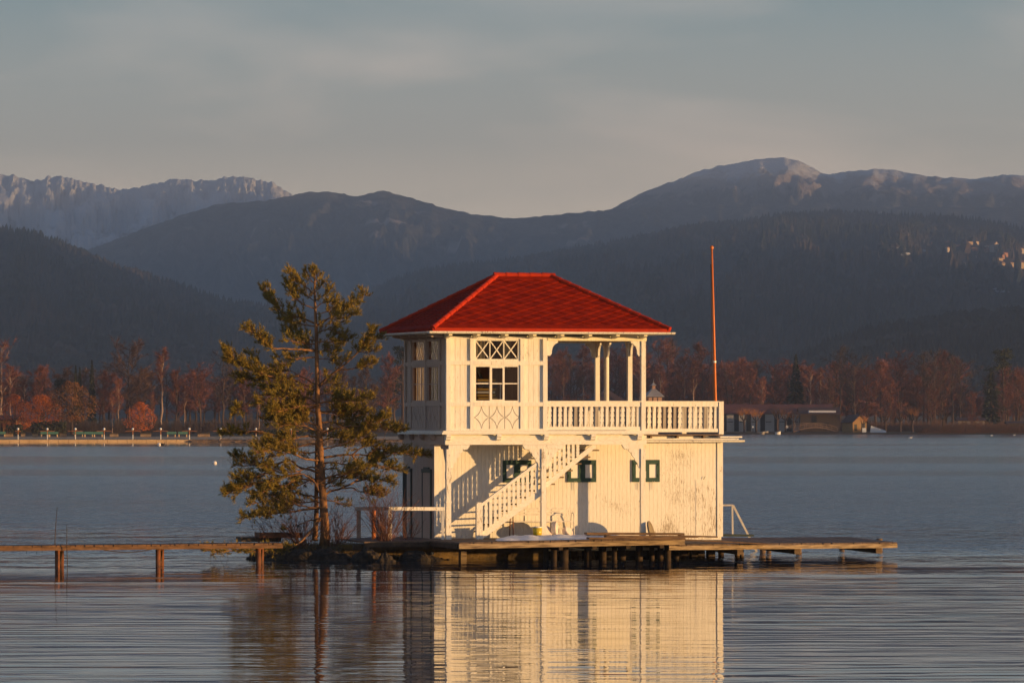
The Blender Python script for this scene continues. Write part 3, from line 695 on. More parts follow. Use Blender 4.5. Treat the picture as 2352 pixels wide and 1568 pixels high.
# swimming platform
B00, B10, B11, B01 = atz(1536, 1249.5, .635), atz(2060, 1244.5, .635), atz(1949, 1232, .635), hw(8.4, 6.0, .635)
B01 = B00 + (B11 - B10)
pf = empty("swim_platform", (0, 0, 0), 0, "low plank swimming platform reaching over the water right of the boathouse", "platform")
m = MB(); plank_deck(m, B00, B10, B11, B01, 52, .04); m.build("deck_boards", WOODDECK, pf)
m = MB(); m.beam(B00 + off * .9, B10 + off * .9, .06, .115); m.build("edge_beam", WOODBEAM, pf)
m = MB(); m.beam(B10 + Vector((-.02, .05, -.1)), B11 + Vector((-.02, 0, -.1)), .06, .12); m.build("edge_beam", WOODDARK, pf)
m = MB()
for t, s0, s1 in ((.31, .05, .9), (.56, .04, .8), (.92, .03, .8)):
    m.beam(B00.lerp(B10, t) + Vector((0, s0, -.235)), (B00.lerp(B10, t)).lerp(B01.lerp(B11, t), s1) + Vector((0, 0, -.235)), .16, .15)
m.build("cross_beam", WOOD, pf)
for px, py, Y, r in ((1693, 1287, 0, .08), (1656, 1285, 0, .09), (1627, 1286, 0, .075), (1592, 1288, 0, .11), (1752, 1281, 0, .09), (1766, 1279, 0, .075), (1834, 1281, 0, .095), (1934, 1274, 0, .085), (2020, 1276, 0, .095), (1703, 1286, 0, .07)):
    p = atz(px, py, 0); pile(pf, p.x, p.y, .52, r, WOODDARK if px < 1690 else WOOD)
# objects on the deck
def bench():
    x0, x1 = 1.75, 4.05
    o = empty("garden_bench", hw(2.2, .72, .76), PHI, "white slatted metal garden bench against the lower boathouse wall", "bench")
    m = MB()
    for i in range(4): m.box(0, 1.75, -.05 + i * .09, .02 + i * .09, .42, .445)
    m.build("seat", METALW, o)
    m = MB()
    for i in range(3): m.box(.1, 1.6, .33, .35, .60 + i * .085, .66 + i * .085)
    m.build("backrest", METALW, o)
    for x in (-.03, 1.78):
        m = MB(); m.tube([(x, -.08, 0), (x, -.06, .42), (x, -.06, .62), (x, .02, .69), (x, .14, .66), (x, .22, .45), (x, .26, 0)], .016, 6); m.build("leg", RUST if x < 0 else METALW, o)
    for x in (.45, 1.25):
        m = MB(); m.tube([(x, .1, .41), (x, .34, .42), (x, .36, .83)], .014, 6); m.build("back_support", METALW, o)
bench()
bk = empty("bucket", hw(2.60, -.28, .775), PHI, "yellow bucket with pale lid on the deck by the middle porch post", "bucket")
m = MB(); m.lathe([(.115, 0), (.135, .27)], (0, 0, 0), 18); m.build("body", YELLOW, bk, True)
m = MB(); m.lathe([(.142, .271), (.142, .30), (.12, .305)], (0, 0, 0), 18); m.build("lid", METALW, bk)
FOAM = mat("white_foam", (.74, .66, .60), .7, col2=(.6, .5, .45), scale=6)
for i, (u, v, rx, ry, z, lab) in enumerate(((3.06, .35, 60, 25, .17, "white round float lying tilted against the middle porch post"), (3.34, .42, 86, 60, .24, "largest white round float, standing on edge between two others"), (3.72, .45, 58, 40, .16, "white round float lying right of the two others by the bench"))):
    m = MB(); r = (.17, .22, .16)[i]; m.lathe([(.02, -.075), (r * .92, -.075), (r, -.06), (r, .06), (r * .92, .075), (.02, .075)], (0, 0, 0), 20)
    o = m.build("float", FOAM); o.location = hw(u, v, .74 + z); o.rotation_euler = (R(rx), 0, PHI + R(ry)); tag(o, lab, "float", "round white floats on the deck")
# plank pile
for i, (a, b, vv, z, t, lab) in enumerate((((1350), (1571), -2.2, .83, .05, "lowest long brown plank of the pile on the deck edge"), (1390, 1600, -1.5, .865, .05, "middle long plank lying askew on the plank pile"), (1345, 1569, -1.0, .93, .06, "topmost brown plank on the pile behind the snow"), (1530, 1760, -1.2, .79, .035, "plank sliding off the pile towards the swimming platform"), (1560, 1645, -.5, .85, .04, "short plank lying right of the plank pile"))):
    Y = 139.5 + vv
    p0 = at(a, 1230, Y); p1 = at(b, 1230, Y + (b - a) / 82 * .25); p0.z = z; p1.z = z - (.16 if i == 3 else .03)
    m = MB(); m.beam(p0, p1, .30, t); o = m.build("plank", mat("plank_wood", (.19, .11, .055), .75, col2=(.09, .05, .03), scale=3, stretch=(.6, 4, 4), bump=.3) if i == 0 else plank_m)
    plank_m = o.data.materials[0]; tag(o, lab, "plank", "planks piled on the deck")
# leaning round table top
m = MB(); m.lathe([(.01, -.03), (.32, -.03), (.34, -.02), (.34, .02), (.32, .03), (.01, .03)], (0, 0, 0), 28)
dk = m.build("round_table_top", mat("worn_stone_disc", (.26, .21, .13), .8, col2=(.16, .12, .08), scale=8)); dk.location = hw(6.06, -.05, .88)
dk.rotation_euler = (0, R(74), PHI - R(30)); tag(dk, "round grey table top leaning on edge behind the plank pile", "table top")
# snow
def snow_patch():
    m = MB(); nx, ny = 60, 8
    vs = []
    for j in range(ny + 1):
        for i in range(nx + 1):
            px = lerp(1138, 1452, i / nx); t = (px - 1054) / 518
            a = A00.lerp(A10, t); b = A01.lerp(A11, t); s = lerp(.06 if i else .3, .62, j / ny); p = a.lerp(b, s); p.x = (px - CX) / F * p.y
            e = min(1, i / 7, (nx - i) / 10) ; ed = math.sin(math.pi * min(1, (j + .0) / ny)) ** .5
            h = .14 * e ** .6 * (ed if j else 0) * (.75 + .5 * noise.noise((px * .03, j * .6, 3)))
            if j == 0: p = p + (a - b).normalized() * (.12 * noise.noise((px * .12, 0, 1)))
            vs.append(p + Vector((0, 0, .012 + max(0, h))))
    fs = [(j * (nx + 1) + i, j * (nx + 1) + i + 1, (j + 1) * (nx + 1) + i + 1, (j + 1) * (nx + 1) + i) for j in range(ny) for i in range(nx)]
    m.add(vs, fs)
    o = m.build("snow", SNOW, None, True); tag(o, "melting snow patch on the main deck", "snow", kind="stuff")
snow_patch()
m = MB(); p = at(1642, 1228, 146.5); q = at(1731, 1229, 146.5); m.beam(p, q, .35, .06); o = m.build("board", mat("green_grey_board", (.08, .11, .10), .6, col2=(.05, .06, .05), scale=3)); tag(o, "green grey board at the rear right corner of the boathouse", "board")
hrail = empty("bathing_ladder_rail", (0, 0, 0), 0, "thin white bathing ladder rail at the rear right corner of the boathouse", "handrail")
Yh = 148.5
m = MB(); m.beam(at(1655, 1160, Yh), at(1681, 1159.5, Yh), .05, .05); m.build("top_bar", METALW, hrail)
m = MB(); m.beam(at(1682, 1158, Yh), at(1683, 1229, Yh), .05, .06); m.build("post", METALW, hrail)
m = MB(); m.beam(at(1684, 1160, Yh), at(1741, 1272, Yh), .05, .06); m.build("slanting_rail", METALW, hrail)

# ------------------------------------------------------------------ jetty on the left
jt = empty("jetty", (0, 0, 0), 0, "narrow wooden jetty on trestles running in from the left edge", "jetty")
def jl(px, side=0.0, dz=0.0):
    t = px / 600.0; Y = lerp(132.7, 135.0, t); z = lerp(.75, .76, t); p = at(px, 1250, Y); return Vector((p.x + side * -.25, p.y + side, z + dz))
m = MB(); n = 70
plank_deck(m, jl(-120, -.5), jl(640, -.5), jl(640, .5), jl(-120, .5), n, .045); m.build("deck_boards", WOODJET, jt)
for s in (-.52, .5):
    m = MB(); m.beam(jl(-120, s, -.09), jl(640, s, -.09), .06, .085); m.build("edge_beam", WOODJET if s < 0 else WOODDARK, jt)
for px in (136.5, 367, 597, -100):
    tr = MB(); L0 = jl(px - 10.5, -.42, -.14); R0 = jl(px + 10.5, .42, -.14)
    tr.beam(L0 + Vector((-.02, 0, .02)), R0 + Vector((.02, 0, .02)), .09, .08)
    to = tr.build("trestle", RUST, jt)
    for q in (L0, R0):
        l = MB(); l.tube([(q.x, q.y, -1.0), (q.x, q.y, q.z)], .068, 9); l.build("leg", RUST, to, True)
    mid = (L0 + R0) / 2; mid.z = .22
    for q in (L0, R0):
        l = MB(); l.beam(Vector((q.x, q.y, q.z - .05)), mid, .07, .08); l.build("brace", WOODDARK, to)
m = MB(); m.tube([jl(340, -.55, -.13 - .07 * math.sin(math.pi * i / 10) if True else 0) + (jl(230) - jl(340)) * (i / 10) for i in range(11)], .012, 5); m.build("cable", WOODDARK, jt)
for i, (a, b, z, h, lab) in enumerate(((548, 640, .72, .13, "lower dark timber lying across the end of the jetty"), (590, 690, .84, .15, "upper reddish timber stacked near the pine on the jetty end"))):
    m = MB(); m.beam(at(a, 1240, 140.5) * 1, at(b, 1240, 140.9), .5, h); o = m.build("timber", RUST if i else WOODDARK)
    o.location.z = z - at(a, 1240, 140.5).z; tag(o, lab, "timber", "timbers stacked on the jetty end")
for x0, y0, x1, y1, lab in ((126, 1250, 131.5, 1164, "taller thin dark rod standing upright at the left jetty trestle"), (155, 1302, 153.6, 1203, "shorter thin dark rod standing in the water by the left trestle")):
    m = MB(); Y = 132.6; m.tube([at(x0, y0, Y), at((x0 + x1) / 2 - .8, (y0 + y1) / 2, Y), at(x1, y1, Y)], [.012, .01, .007], 5); o = m.build("rod", WOODDARK); tag(o, lab, "rod", "thin rods by the jetty")
for px, y0, y1, dx in ((8, 1283, 1263, 1), (30, 1285, 1265, 0), (44, 1283, 1266, 1), (60, 1286, 1264, 1), (82, 1287, 1266, 2), (97, 1284, 1262, 0), (172, 1285, 1271, 3), (228, 1284, 1270, -8), (330, 1287, 1268, 2), (343, 1282, 1272, 2)):
    p = atz(px, y0, -.05); m = MB(); m.tube([p, at((px + dx * .3), (y0 + y1) / 2, p.y), at(px + dx, y1, p.y)], .009, 4); o = m.build("reed_stem", WOODDARK)
    tag(o, "short dark reed stem poking out of the water beneath the jetty", "reed", "reed stems under the jetty")

# ------------------------------------------------------------------ islet, rocks
def blob(name, c, r, seed, mt, amp=.42, n=40, m=24, flat=0.0):
    mb = MB(); vs = []; c = Vector(c)
    for i in range(m + 1):
        th = math.pi * i / m
        for j in range(n):
            ph = 2 * math.pi * j / n; d = Vector((math.sin(th) * math.cos(ph), math.sin(th) * math.sin(ph), math.cos(th)))
            k = 1 + amp * (noise.fractal(d * 1.7 + Vector((seed * 7.3, seed, 0)), 1, 2, 5) - .35 * abs(noise.noise(d * 4 + Vector((seed, 0, 0)))))
            vs.append((d.x * r[0] * k, d.y * r[1] * k, d.z * r[2] * k))
    fs = [(i * n + j, (i + 1) * n + j, (i + 1) * n + (j + 1) % n, i * n + (j + 1) % n) for i in range(m) for j in range(n)]
    mb.add(vs, fs); o = mb.build(name, mt, None, True); o.location = c; return o
pb = atz(742, 1268, .35)
def islet():
    m = MB(); nx, ny = 90, 40; x0, x1, y0, y1 = -8.2, -1.9, 138.2, 145; vs = []
    for j in range(ny + 1):
        for i in range(nx + 1):
            x, y = lerp(x0, x1, i / nx), lerp(y0, y1, j / ny)
            a = (x + 4.9) / 2.9; b = (y - 141.4) / 2.6
            h = .95 * (1 - (abs(a) ** 2.4 + b * b)) + .30 * noise.fractal((x * .9, y * .9, 0), 1, 2, 5) - .12 + .3 * math.exp(-((x - pb.x) ** 2 + (y - pb.y) ** 2) / .8)
            vs.append((x, y, max(-.5, min(h, .62) * .75 + .06)))
    m.add(vs, [(j * (nx + 1) + i, j * (nx + 1) + i + 1, (j + 1) * (nx + 1) + i + 1, (j + 1) * (nx + 1) + i) for j in range(ny) for i in range(nx)])
    tag(m.build("island", SOIL, None, True), "small dark rocky islet at the foot of the pine", "islet", kind="structure")
islet()
for px, py, r, sd_, lab in ((620, 1293, (.75, .5, .34), 1, "low black rock at the left tip of the islet"), (566, 1291, (.24, .2, .09), 2, "tiny flat rock in the water farthest left of the islet"), (735, 1297, (.9, .6, .46), 3, "broad dark rock below the pine trunk"), (838, 1298, (.42, .4, .50), 4, "pale snow-dusted boulder between the pine and the shrub"), (886, 1299, (.3, .3, .36), 5, "narrow tan rock under the bare red shrub"), (968, 1296, (.58, .4, .42), 6, "rounded dark rock in front of the footing wall"), (1015, 1294, (.28, .25, .2), 7, "small brown rock right of the rounded dark rock")):
    p = atz(px, py + 5, 0); o = blob("rock", (p.x, p.y + r[1] * .6, .0), r, sd_, ROCK); tag(o, lab, "rock", "rocks around the islet")

# ------------------------------------------------------------------ the pine
def c6(x, y): return ((850 + x / 2.306) * .57422, (1020 + y / 2.306) * .57422)
def c7(x, y): return ((850 + x / 2.24) * .57422, (1600 + y / 2.24) * .57422)
PY = pb.y
pine = empty("pine_tree", (pb.x, PY, .3), 0, "tall sunlit pine with a single main trunk on the islet left of the boathouse", "tree")
PO = Vector((pb.x, PY, .3))
tpts = [c6(945, 112), c6(941, 300), c6(948, 520), c6(957, 700), c6(961, 900), c6(966, 1150), c6(970, 1350), c7(945, 90), c7(958, 250), c7(966, 420), c7(975, 600), c7(985, 800), c7(998, 1000), c7(1010, 1180), (744, 1272)]
trad = [.014, .026, .040, .050, .057, .064, .071, .078, .085, .091, .098, .106, .116, .135, .17]
m = MB(); m.tube([at(x, y, PY) - PO for x, y in tpts], trad, 12); m.build("trunk", BARK, pine, True)
LOWER = [(7, [(980, 700), (860, 720), (740, 790), (640, 860)], .35, 1.1, .34), (7, [(985, 640), (880, 600), (760, 640), (600, 640), (470, 600)], .4, 1.0, .34), (7, [(975, 540), (850, 530), (690, 470), (520, 450), (380, 470)], .35, 1.0, .32),
 (7, [(1000, 560), (1120, 560), (1260, 600), (1420, 640)], .35, 1.0, .3), (7, [(1005, 760), (1120, 700), (1240, 640), (1330, 620)], .4, 1.0, .3), (7, [(990, 880), (850, 850), (700, 830), (560, 850), (420, 800)], .4, 1.1, .34), (7, [(968, 380), (840, 400), (700, 430), (560, 430), (440, 450)], .35, 1.0, .3),
 (7, [(985, 960), (870, 960), (720, 930), (600, 960), (450, 960)], .4, 1.0, .3), (7, [(1005, 700), (1150, 660), (1300, 680), (1450, 740)], .4, .9, .26), (7, [(970, 240), (850, 200), (760, 170), (650, 170)], .2, 1.2, .36), (7, [(975, 200), (1100, 200), (1220, 260), (1330, 290)], .25, 1.2, .34)]
BR = LOWER + [  # (space, points, foliage start, density, foliage spread)
 (6, [(945, 230), (930, 180), (938, 135)], 0, 1.3, .2), (6, [(941, 270), (885, 200), (870, 160)], .1, 1.3, .22), (6, [(945, 260), (968, 210), (960, 155)], .1, 1.2, .2),
 (6, [(940, 360), (850, 285), (760, 230), (705, 165)], .15, 1.2, .28), (6, [(943, 340), (990, 300), (1020, 255)], .2, 1.2, .2), (6, [(945, 420), (1040, 360), (1085, 310)], .3, 1.1, .2),
 (6, [(943, 495), (850, 460), (780, 410), (730, 340), (690, 265)], .35, 1.3, .3), (6, [(948, 500), (1010, 440), (1115, 432)], .35, 1.1, .2), (6, [(946, 430), (880, 380), (830, 330)], .2, 1.1, .25),
 (6, [(955, 640), (830, 580), (700, 560), (600, 490), (540, 420), (493, 345)], .18, 1.5, .34), (6, [(958, 660), (850, 640), (740, 620), (660, 600)], .2, 1.3, .3),
 (6, [(963, 650), (1050, 600), (1150, 540), (1260, 470), (1375, 370)], .3, 1.5, .34), (6, [(963, 650), (1060, 590), (1180, 590), (1320, 530)], .4, 1.1, .24), (6, [(955, 540), (1060, 520), (1140, 420)], .4, .9, .24),
 (6, [(957, 790), (850, 770), (760, 750), (700, 700)], .2, 1.3, .34), (6, [(957, 820), (840, 810), (690, 790)], .2, 1.1, .3), (6, [(962, 720), (1060, 690), (1180, 730)], .15, 1.4, .34), (6, [(962, 800), (1090, 800), (1230, 790)], .2, 1.3, .36),
 (6, [(950, 885), (820, 870), (690, 865), (545, 850), (430, 755), (290, 670)], .52, 1.3, .24), (6, [(690, 865), (620, 930), (590, 940)], .4, .8, .14),
 (6, [(960, 880), (900, 850), (870, 870)], .1, 1.6, .3), (6, [(960, 890), (1030, 880), (1130, 870)], .1, 1.5, .34), (6, [(960, 940), (850, 950), (720, 960), (650, 1010)], .25, 1.1, .3), (6, [(962, 960), (1060, 960), (1150, 990)], .3, 1.0, .25),
 (6, [(972, 1215), (1050, 1140), (1150, 1060), (1250, 985), (1350, 890), (1425, 800), (1470, 705)], .6, 1.2, .26), (6, [(1150, 1060), (1250, 1055), (1340, 1035), (1480, 990)], .5, 1.2, .26), (6, [(1350, 890), (1430, 900), (1495, 880)], .3, 1.2, .24), (6, [(1425, 800), (1490, 795), (1560, 745)], .3, 1.2, .2), (6, [(1150, 1060), (1190, 1000), (1240, 940)], .4, .9, .2),
 (6, [(940, 1190), (870, 1145), (800, 1110), (730, 1070), (640, 1070)], .75, .6, .2), (6, [(800, 1110), (640, 1140), (480, 1100), (320, 1040), (200, 970), (122, 900)], .35, 1.5, .34), (6, [(940, 1215), (830, 1190), (730, 1145), (560, 1110), (420, 1130), (240, 1150)], .45, 1.3, .34), (6, [(520, 1060), (430, 1010), (335, 905)], .4, 1.0, .2),
 (6, [(940, 1240), (800, 1230), (640, 1200), (500, 1240)], .3, 1.1, .32),
 (6, [(975, 1220), (1060, 1170), (1150, 1190)], .3, 1.2, .3), (6, [(965, 1355), (870, 1315), (740, 1295), (600, 1290), (420, 1360)], .3, 1.4, .38), (6, [(600, 1290), (400, 1300), (300, 1380), (200, 1440)], .75, 1.1, .18),
 (6, [(970, 1370), (1080, 1350), (1220, 1345), (1440, 1310)], .35, 1.3, .34), (6, [(972, 1290), (1080, 1270), (1240, 1320)], .3, 1.0, .26), (6, [(960, 1450), (840, 1430), (700, 1480), (560, 1500)], .2, 1.5, .4), (6, [(985, 1460), (1100, 1450), (1200, 1440), (1390, 1420)], .25, 1.4, .36), (6, [(965, 1400), (860, 1370), (700, 1400), (620, 1420)], .3, 1.3, .36),
 (7, [(950, 60), (800, 90), (700, 150), (540, 180)], .15, 1.6, .42), (7, [(950, 40), (760, 60), (560, 110), (530, 90)], .2, 1.3, .36), (7, [(965, 100), (1080, 110), (1200, 170), (1320, 130)], .25, 1.3, .36),
 (7, [(975, 295), (1080, 260), (1200, 240), (1330, 230), (1450, 210), (1550, 150)], .55, 1.4, .30), (7, [(1330, 230), (1480, 240), (1600, 260), (1700, 260)], .3, 1.4, .24), (7, [(945, 280), (830, 230), (720, 220), (600, 230)], .2, 1.1, .34),
 (7, [(950, 335), (830, 320), (700, 350), (560, 370), (400, 395)], .35, 1.2, .3), (7, [(700, 350), (450, 290), (250, 290), (95, 290)], .5, 1.2, .18), (7, [(985, 440), (1110, 410), (1250, 375), (1390, 330)], .3, 1.2, .34), (7, [(970, 360), (1070, 330), (1180, 330)], .2, 1.1, .3),
 (7, [(1000, 515), (1120, 495), (1250, 490), (1450, 490), (1620, 475), (1790, 480), (1965, 495)], .45, 1.3, .22), (7, [(1250, 490), (1330, 430), (1400, 400), (1590, 460)], .3, 1.2, .24), (7, [(1250, 490), (1320, 560), (1450, 580), (1690, 620)], .4, 1.2, .24), (7, [(985, 460), (850, 470), (720, 460), (560, 500)], .5, .6, .24),
 (7, [(955, 650), (860, 620), (760, 590), (690, 535), (560, 570), (420, 560), (290, 530), (210, 490)], .6, 1.0, .26), (7, [(690, 535), (620, 560), (500, 640), (420, 690)], .4, .9, .26), (7, [(420, 560), (300, 590), (210, 580)], .3, 1.0, .18),
 (7, [(968, 850), (940, 780), (915, 735), (860, 690), (790, 660), (640, 690), (510, 715)], .75, .5, .2), (7, [(790, 660), (600, 690), (440, 730), (300, 780), (220, 800), (135, 830)], .45, 1.4, .30), (7, [(915, 735), (780, 700), (640, 770), (500, 800), (380, 860)], .45, 1.2, .30), (7, [(640, 690), (480, 650), (360, 700), (210, 700)], .5, 1.1, .26),
 (7, [(1000, 850), (1060, 815), (1130, 795), (1280, 730), (1350, 640), (1390, 565), (1480, 540), (1600, 600)], .72, 1.2, .22), (7, [(1130, 795), (1250, 780), (1300, 810), (1410, 830), (1510, 850)], .55, 1.5, .26), (7, [(1280, 730), (1420, 700), (1540, 720), (1620, 745)], .4, 1.2, .2), (7, [(990, 700), (1100, 690), (1220, 700), (1380, 700)], .4, .8, .24), (7, [(1000, 620), (1040, 610), (1090, 610)], .5, 1.0, .14),
 (7, [(1000, 800), (1060, 770), (1130, 760)], .3, 1.2, .24), (7, [(980, 930), (920, 905), (860, 910), (760, 915), (650, 915), (560, 900)], .4, 1.2, .30), (7, [(985, 960), (820, 980), (680, 1000), (540, 1010), (420, 1030), (280, 1050)], .35, 1.4, .26), (7, [(650, 915), (500, 900), (330, 935)], .4, .9, .18),
 (7, [(975, 1045), (920, 1080), (900, 1150), (800, 1260), (690, 1320), (600, 1350)], .75, .8, .16), (7, [(980, 1045), (900, 1150), (800, 1260), (690, 1320), (560, 1330), (400, 1355), (230, 1340), (50, 1355), (-70, 1340)], .5, 1.3, .18), (7, [(1005, 890), (1080, 905), (1140, 925), (1215, 935)], .4, .8, .14), (7, [(970, 1060), (860, 1080), (760, 1120), (650, 1150)], .9, .2, .1),
]
def branch_curve(sp, pts, k):
    r = random.Random(k * 13 + 5); f = c6 if sp == 6 else c7
    P2 = [f(*p) for p in pts]; ln = sum(math.dist(a, b) for a, b in zip(P2, P2[1:]))
    dep = r.uniform(-.75, .75) * ln / 82
    if sp == 7 and pts[-1][0] < 620 and pts[-1][1] > 1300: dep = -1.2 * ln / 82
    out = []; acc = 0
    for i, p in enumerate(P2):
        if i: acc += math.dist(P2[i - 1], p)
        t = acc / ln; out.append(at(p[0], p[1], PY + dep * t) - PO)
    # resample smooth
    res = []; n = max(8, int(ln / 7))
    for i in range(n + 1):
        s = i / n * (len(out) - 1); j = min(int(s), len(out) - 2); t = s - j
        p0, p1, p2, p3 = out[max(j - 1, 0)], out[j], out[j + 1], out[min(j + 2, len(out) - 1)]
        q = .5 * ((2 * p1) + (p2 - p0) * t + (2 * p0 - 5 * p1 + 4 * p2 - p3) * t * t + (3 * p1 - p0 - 3 * p2 + p3) * t ** 3)
        res.append(q + Vector((r.uniform(-1, 1), r.uniform(-1, 1), r.uniform(-1, 1))) * .012)
    return res, ln / 82
limbs = MB(); fol = MB()
def tuft(c, d, r, n=17, ln=.095):
    d = d.normalized(); a = d.orthogonal().normalized(); b = d.cross(a)
    for _ in range(n):
        t = r.uniform(0, 1); base = c + d * (t * .13 - .05)
        ph = r.uniform(0, 6.283); sp = r.uniform(.35, 1.0)
        dr = (d * (1.1 - .5 * sp) + (a * math.cos(ph) + b * math.sin(ph)) * sp).normalized(); l = ln * r.uniform(.7, 1.25)
        sd = dr.cross(Vector((r.uniform(-1, 1), r.uniform(-1, 1), r.uniform(-1, 1)))).normalized() * .0085
        fol.add([base - sd, base + sd, base + dr * l], [(0, 1, 2)])
rt = random.Random(11)
for k, (sp, pts, fs0, den, spread) in enumerate(BR):
    cv, ln = branch_curve(sp, pts, k)
    r0 = .012 + .024 * min(ln, 2.2) / 2.2 * (1.0 if sp == 7 or pts[0][1] > 600 else .7)
    limbs.tube(cv, [lerp(r0, .005, i / (len(cv) - 1)) for i in range(len(cv))], 6)
    n = len(cv) - 1; ntw = int(ln * 30 * den)
    for q in range(ntw):
        t = lerp(fs0, 1.0, (q + rt.random()) / ntw); s = t * n; j = min(int(s), n - 1); p = cv[j].lerp(cv[j + 1], s - j)
        d = (cv[j + 1] - cv[max(j - 1, 0)]).normalized()
        side = Vector((rt.uniform(-1, 1), rt.uniform(-1, 1), rt.uniform(-.7, 1.1)))
        dd = (d * .9 + side * .95 + Vector((0, 0, .3))).normalized(); l = spread * rt.uniform(.35, 1.3) * (1.1 - .45 * (t - fs0) / max(.01, 1 - fs0))
        e = p + dd * l; mid = p + dd * l * .5 + Vector((0, 0, -.02))
        limbs.tube([p, mid, e], [.006, .005, .004], 4, False)
        nt = max(1, int(l / .08))
        for z in range(nt):
            c = mid.lerp(e, (z + 1) / nt) + Vector((rt.uniform(-1, 1), rt.uniform(-1, 1), rt.uniform(-1, 1))) * .05
            tuft(c, (dd + Vector((rt.uniform(-.5, .5), rt.uniform(-.5, .5), rt.uniform(0, .7)))), rt)
    tuft(cv[-1], cv[-1] - cv[-3], rt, 30)
# bare dead twigs in the lower crown
for q in range(620):
    sp, pts, *_ = BR[rt.choice([i for i, b in enumerate(BR) if b[0] == 7])]
    f = c7; i = rt.randrange(len(pts) - 1); t = rt.random()
    p2 = f(lerp(pts[i][0], pts[i + 1][0], t), lerp(pts[i][1], pts[i + 1][1], t)); p = at(p2[0], p2[1], PY + rt.uniform(-.4, .4)) - PO
    d = Vector((rt.uniform(-1, 1), rt.uniform(-.6, .6), rt.uniform(-.6, .5))).normalized(); l = rt.uniform(.15, .55)
    m1 = p + d * l * .5 + Vector((0, 0, rt.uniform(-.05, .05))); limbs.tube([p, m1, p + d * l + Vector((0, 0, rt.uniform(-.1, .1)))], [.006, .005, .003], 3, False)
limbs.build("limbs", BARK, pine, True)
fol.build("needles", NEEDLE, pine)
# the thin second trunk
sp2 = empty("young_pine", at(721, 1268, PY + .5), 0, "slim second pine trunk close on the left of the tall pine", "tree")
q0 = Vector(sp2.location)
m = MB(); m.tube([at(*c7(x, y), PY + .5) - q0 for x, y in ((945, 330), (930, 380), (930, 520), (935, 700), (930, 850), (932, 1000), (925, 1120), (915, 1260))], [.02, .035, .045, .055, .06, .065, .075, .09], 9); m.build("trunk", BARK, sp2, True)
fol = MB()
for (x, y), e in (((932, 520), (800, 480)), ((934, 620), (1010, 560)), ((932, 760), (850, 700)), ((932, 900), (830, 880)), ((940, 350), (900, 290)), ((940, 350), (985, 300))):
    a_, b_ = at(*c7(x, y), PY + .5) - q0, at(*c7(*e), PY + .9) - q0
    for i in range(10):
        t = rt.uniform(.3, 1); tuft(a_.lerp(b_, t) + Vector((rt.uniform(-.08, .08), rt.uniform(-.1, .1), rt.uniform(-.08, .1))), b_ - a_ + Vector((0, 0, .2)), rt)
fol.build("needles", NEEDLE, sp2)

# bare shrubs on the islet
def shrub(px, py, Y, n, h, spread, seed, label, lean=0.0, mt_=TWIG):
    r = random.Random(seed); c = at(px, py, Y); o = empty("bare_shrub", c, 0, label, "shrub", "bare shrubs on the islet"); m = MB()
    def stem(p, d, l, rad, lev):
        k = 5; pts = [p]; q = p.copy(); dd = d.copy()
        for i in range(k):
            dd = (dd + Vector((r.uniform(-1, 1), r.uniform(-1, 1), r.uniform(-.3, .6))) * .16).normalized(); q = q + dd * (l / k); pts.append(q.copy())
        m.tube(pts, [lerp(rad, rad * .35, i / k) for i in range(k + 1)], 4, False)
        if lev < 2:
            for _ in range(r.randint(2, 4)):
                i = r.randint(2, k); b = (dd + Vector((r.uniform(-1, 1), r.uniform(-1, 1), r.uniform(-.2, .6))) * .8).normalized(); stem(pts[i], b, l * r.uniform(.25, .5), rad * .55, lev + 1)
    for i in range(n):
        a = r.uniform(0, 6.283); e = r.uniform(.05, 1) * spread
        stem(Vector((r.uniform(-.15, .15), r.uniform(-.15, .15), -.05)), Vector((math.cos(a) * e + lean, math.sin(a) * e, 1)).normalized(), h * r.uniform(.5, 1.05), .013, 0)
    m.build("stems", mt_, o)
shrub(883, 1252, 139.2, 70, 1.4, .75, 1, "bare reddish shrub growing before the white railing")
shrub(770, 1262, 140.3, 34, 1.15, .9, 2, "tangled bare shrub at the right foot of the pine", .15)
shrub(700, 1262, 140.2, 40, 1.2, 1.2, 3, "tangled bare shrub at the left foot of the pine", -.45)
shrub(640, 1268, 140.6, 26, 1.0, 1.2, 4, "low bare shrub over the jetty end left of the pine", -.5)
shrub(925, 1252, 140.2, 12, .9, 1.0, 5, "sparse bare twigs right of the reddish shrub by the dark door", .25)
gm = MB(); rg = random.Random(3)
for i in range(2600):
    x = rg.uniform(-7.4, -2.2); y = rg.uniform(139, 142.5); e = 1 - ((x + 4.8) / 2.8) ** 2 - ((y - 140.9) / 1.9) ** 2
    if e < 0: continue
    z = .18 + .28 * min(1, e * 2); d = Vector((rg.uniform(-.8, .8), rg.uniform(-.8, .8), .7)).normalized() * rg.uniform(.1, .35); s = Vector((.008, 0, 0))
    b = Vector((x, y, z)); gm.add([b - s, b + s, b + d], [(0, 1, 2)])
tag(gm.build("grass", STRAW), "dry dark grass covering the islet", "grass", kind="stuff")
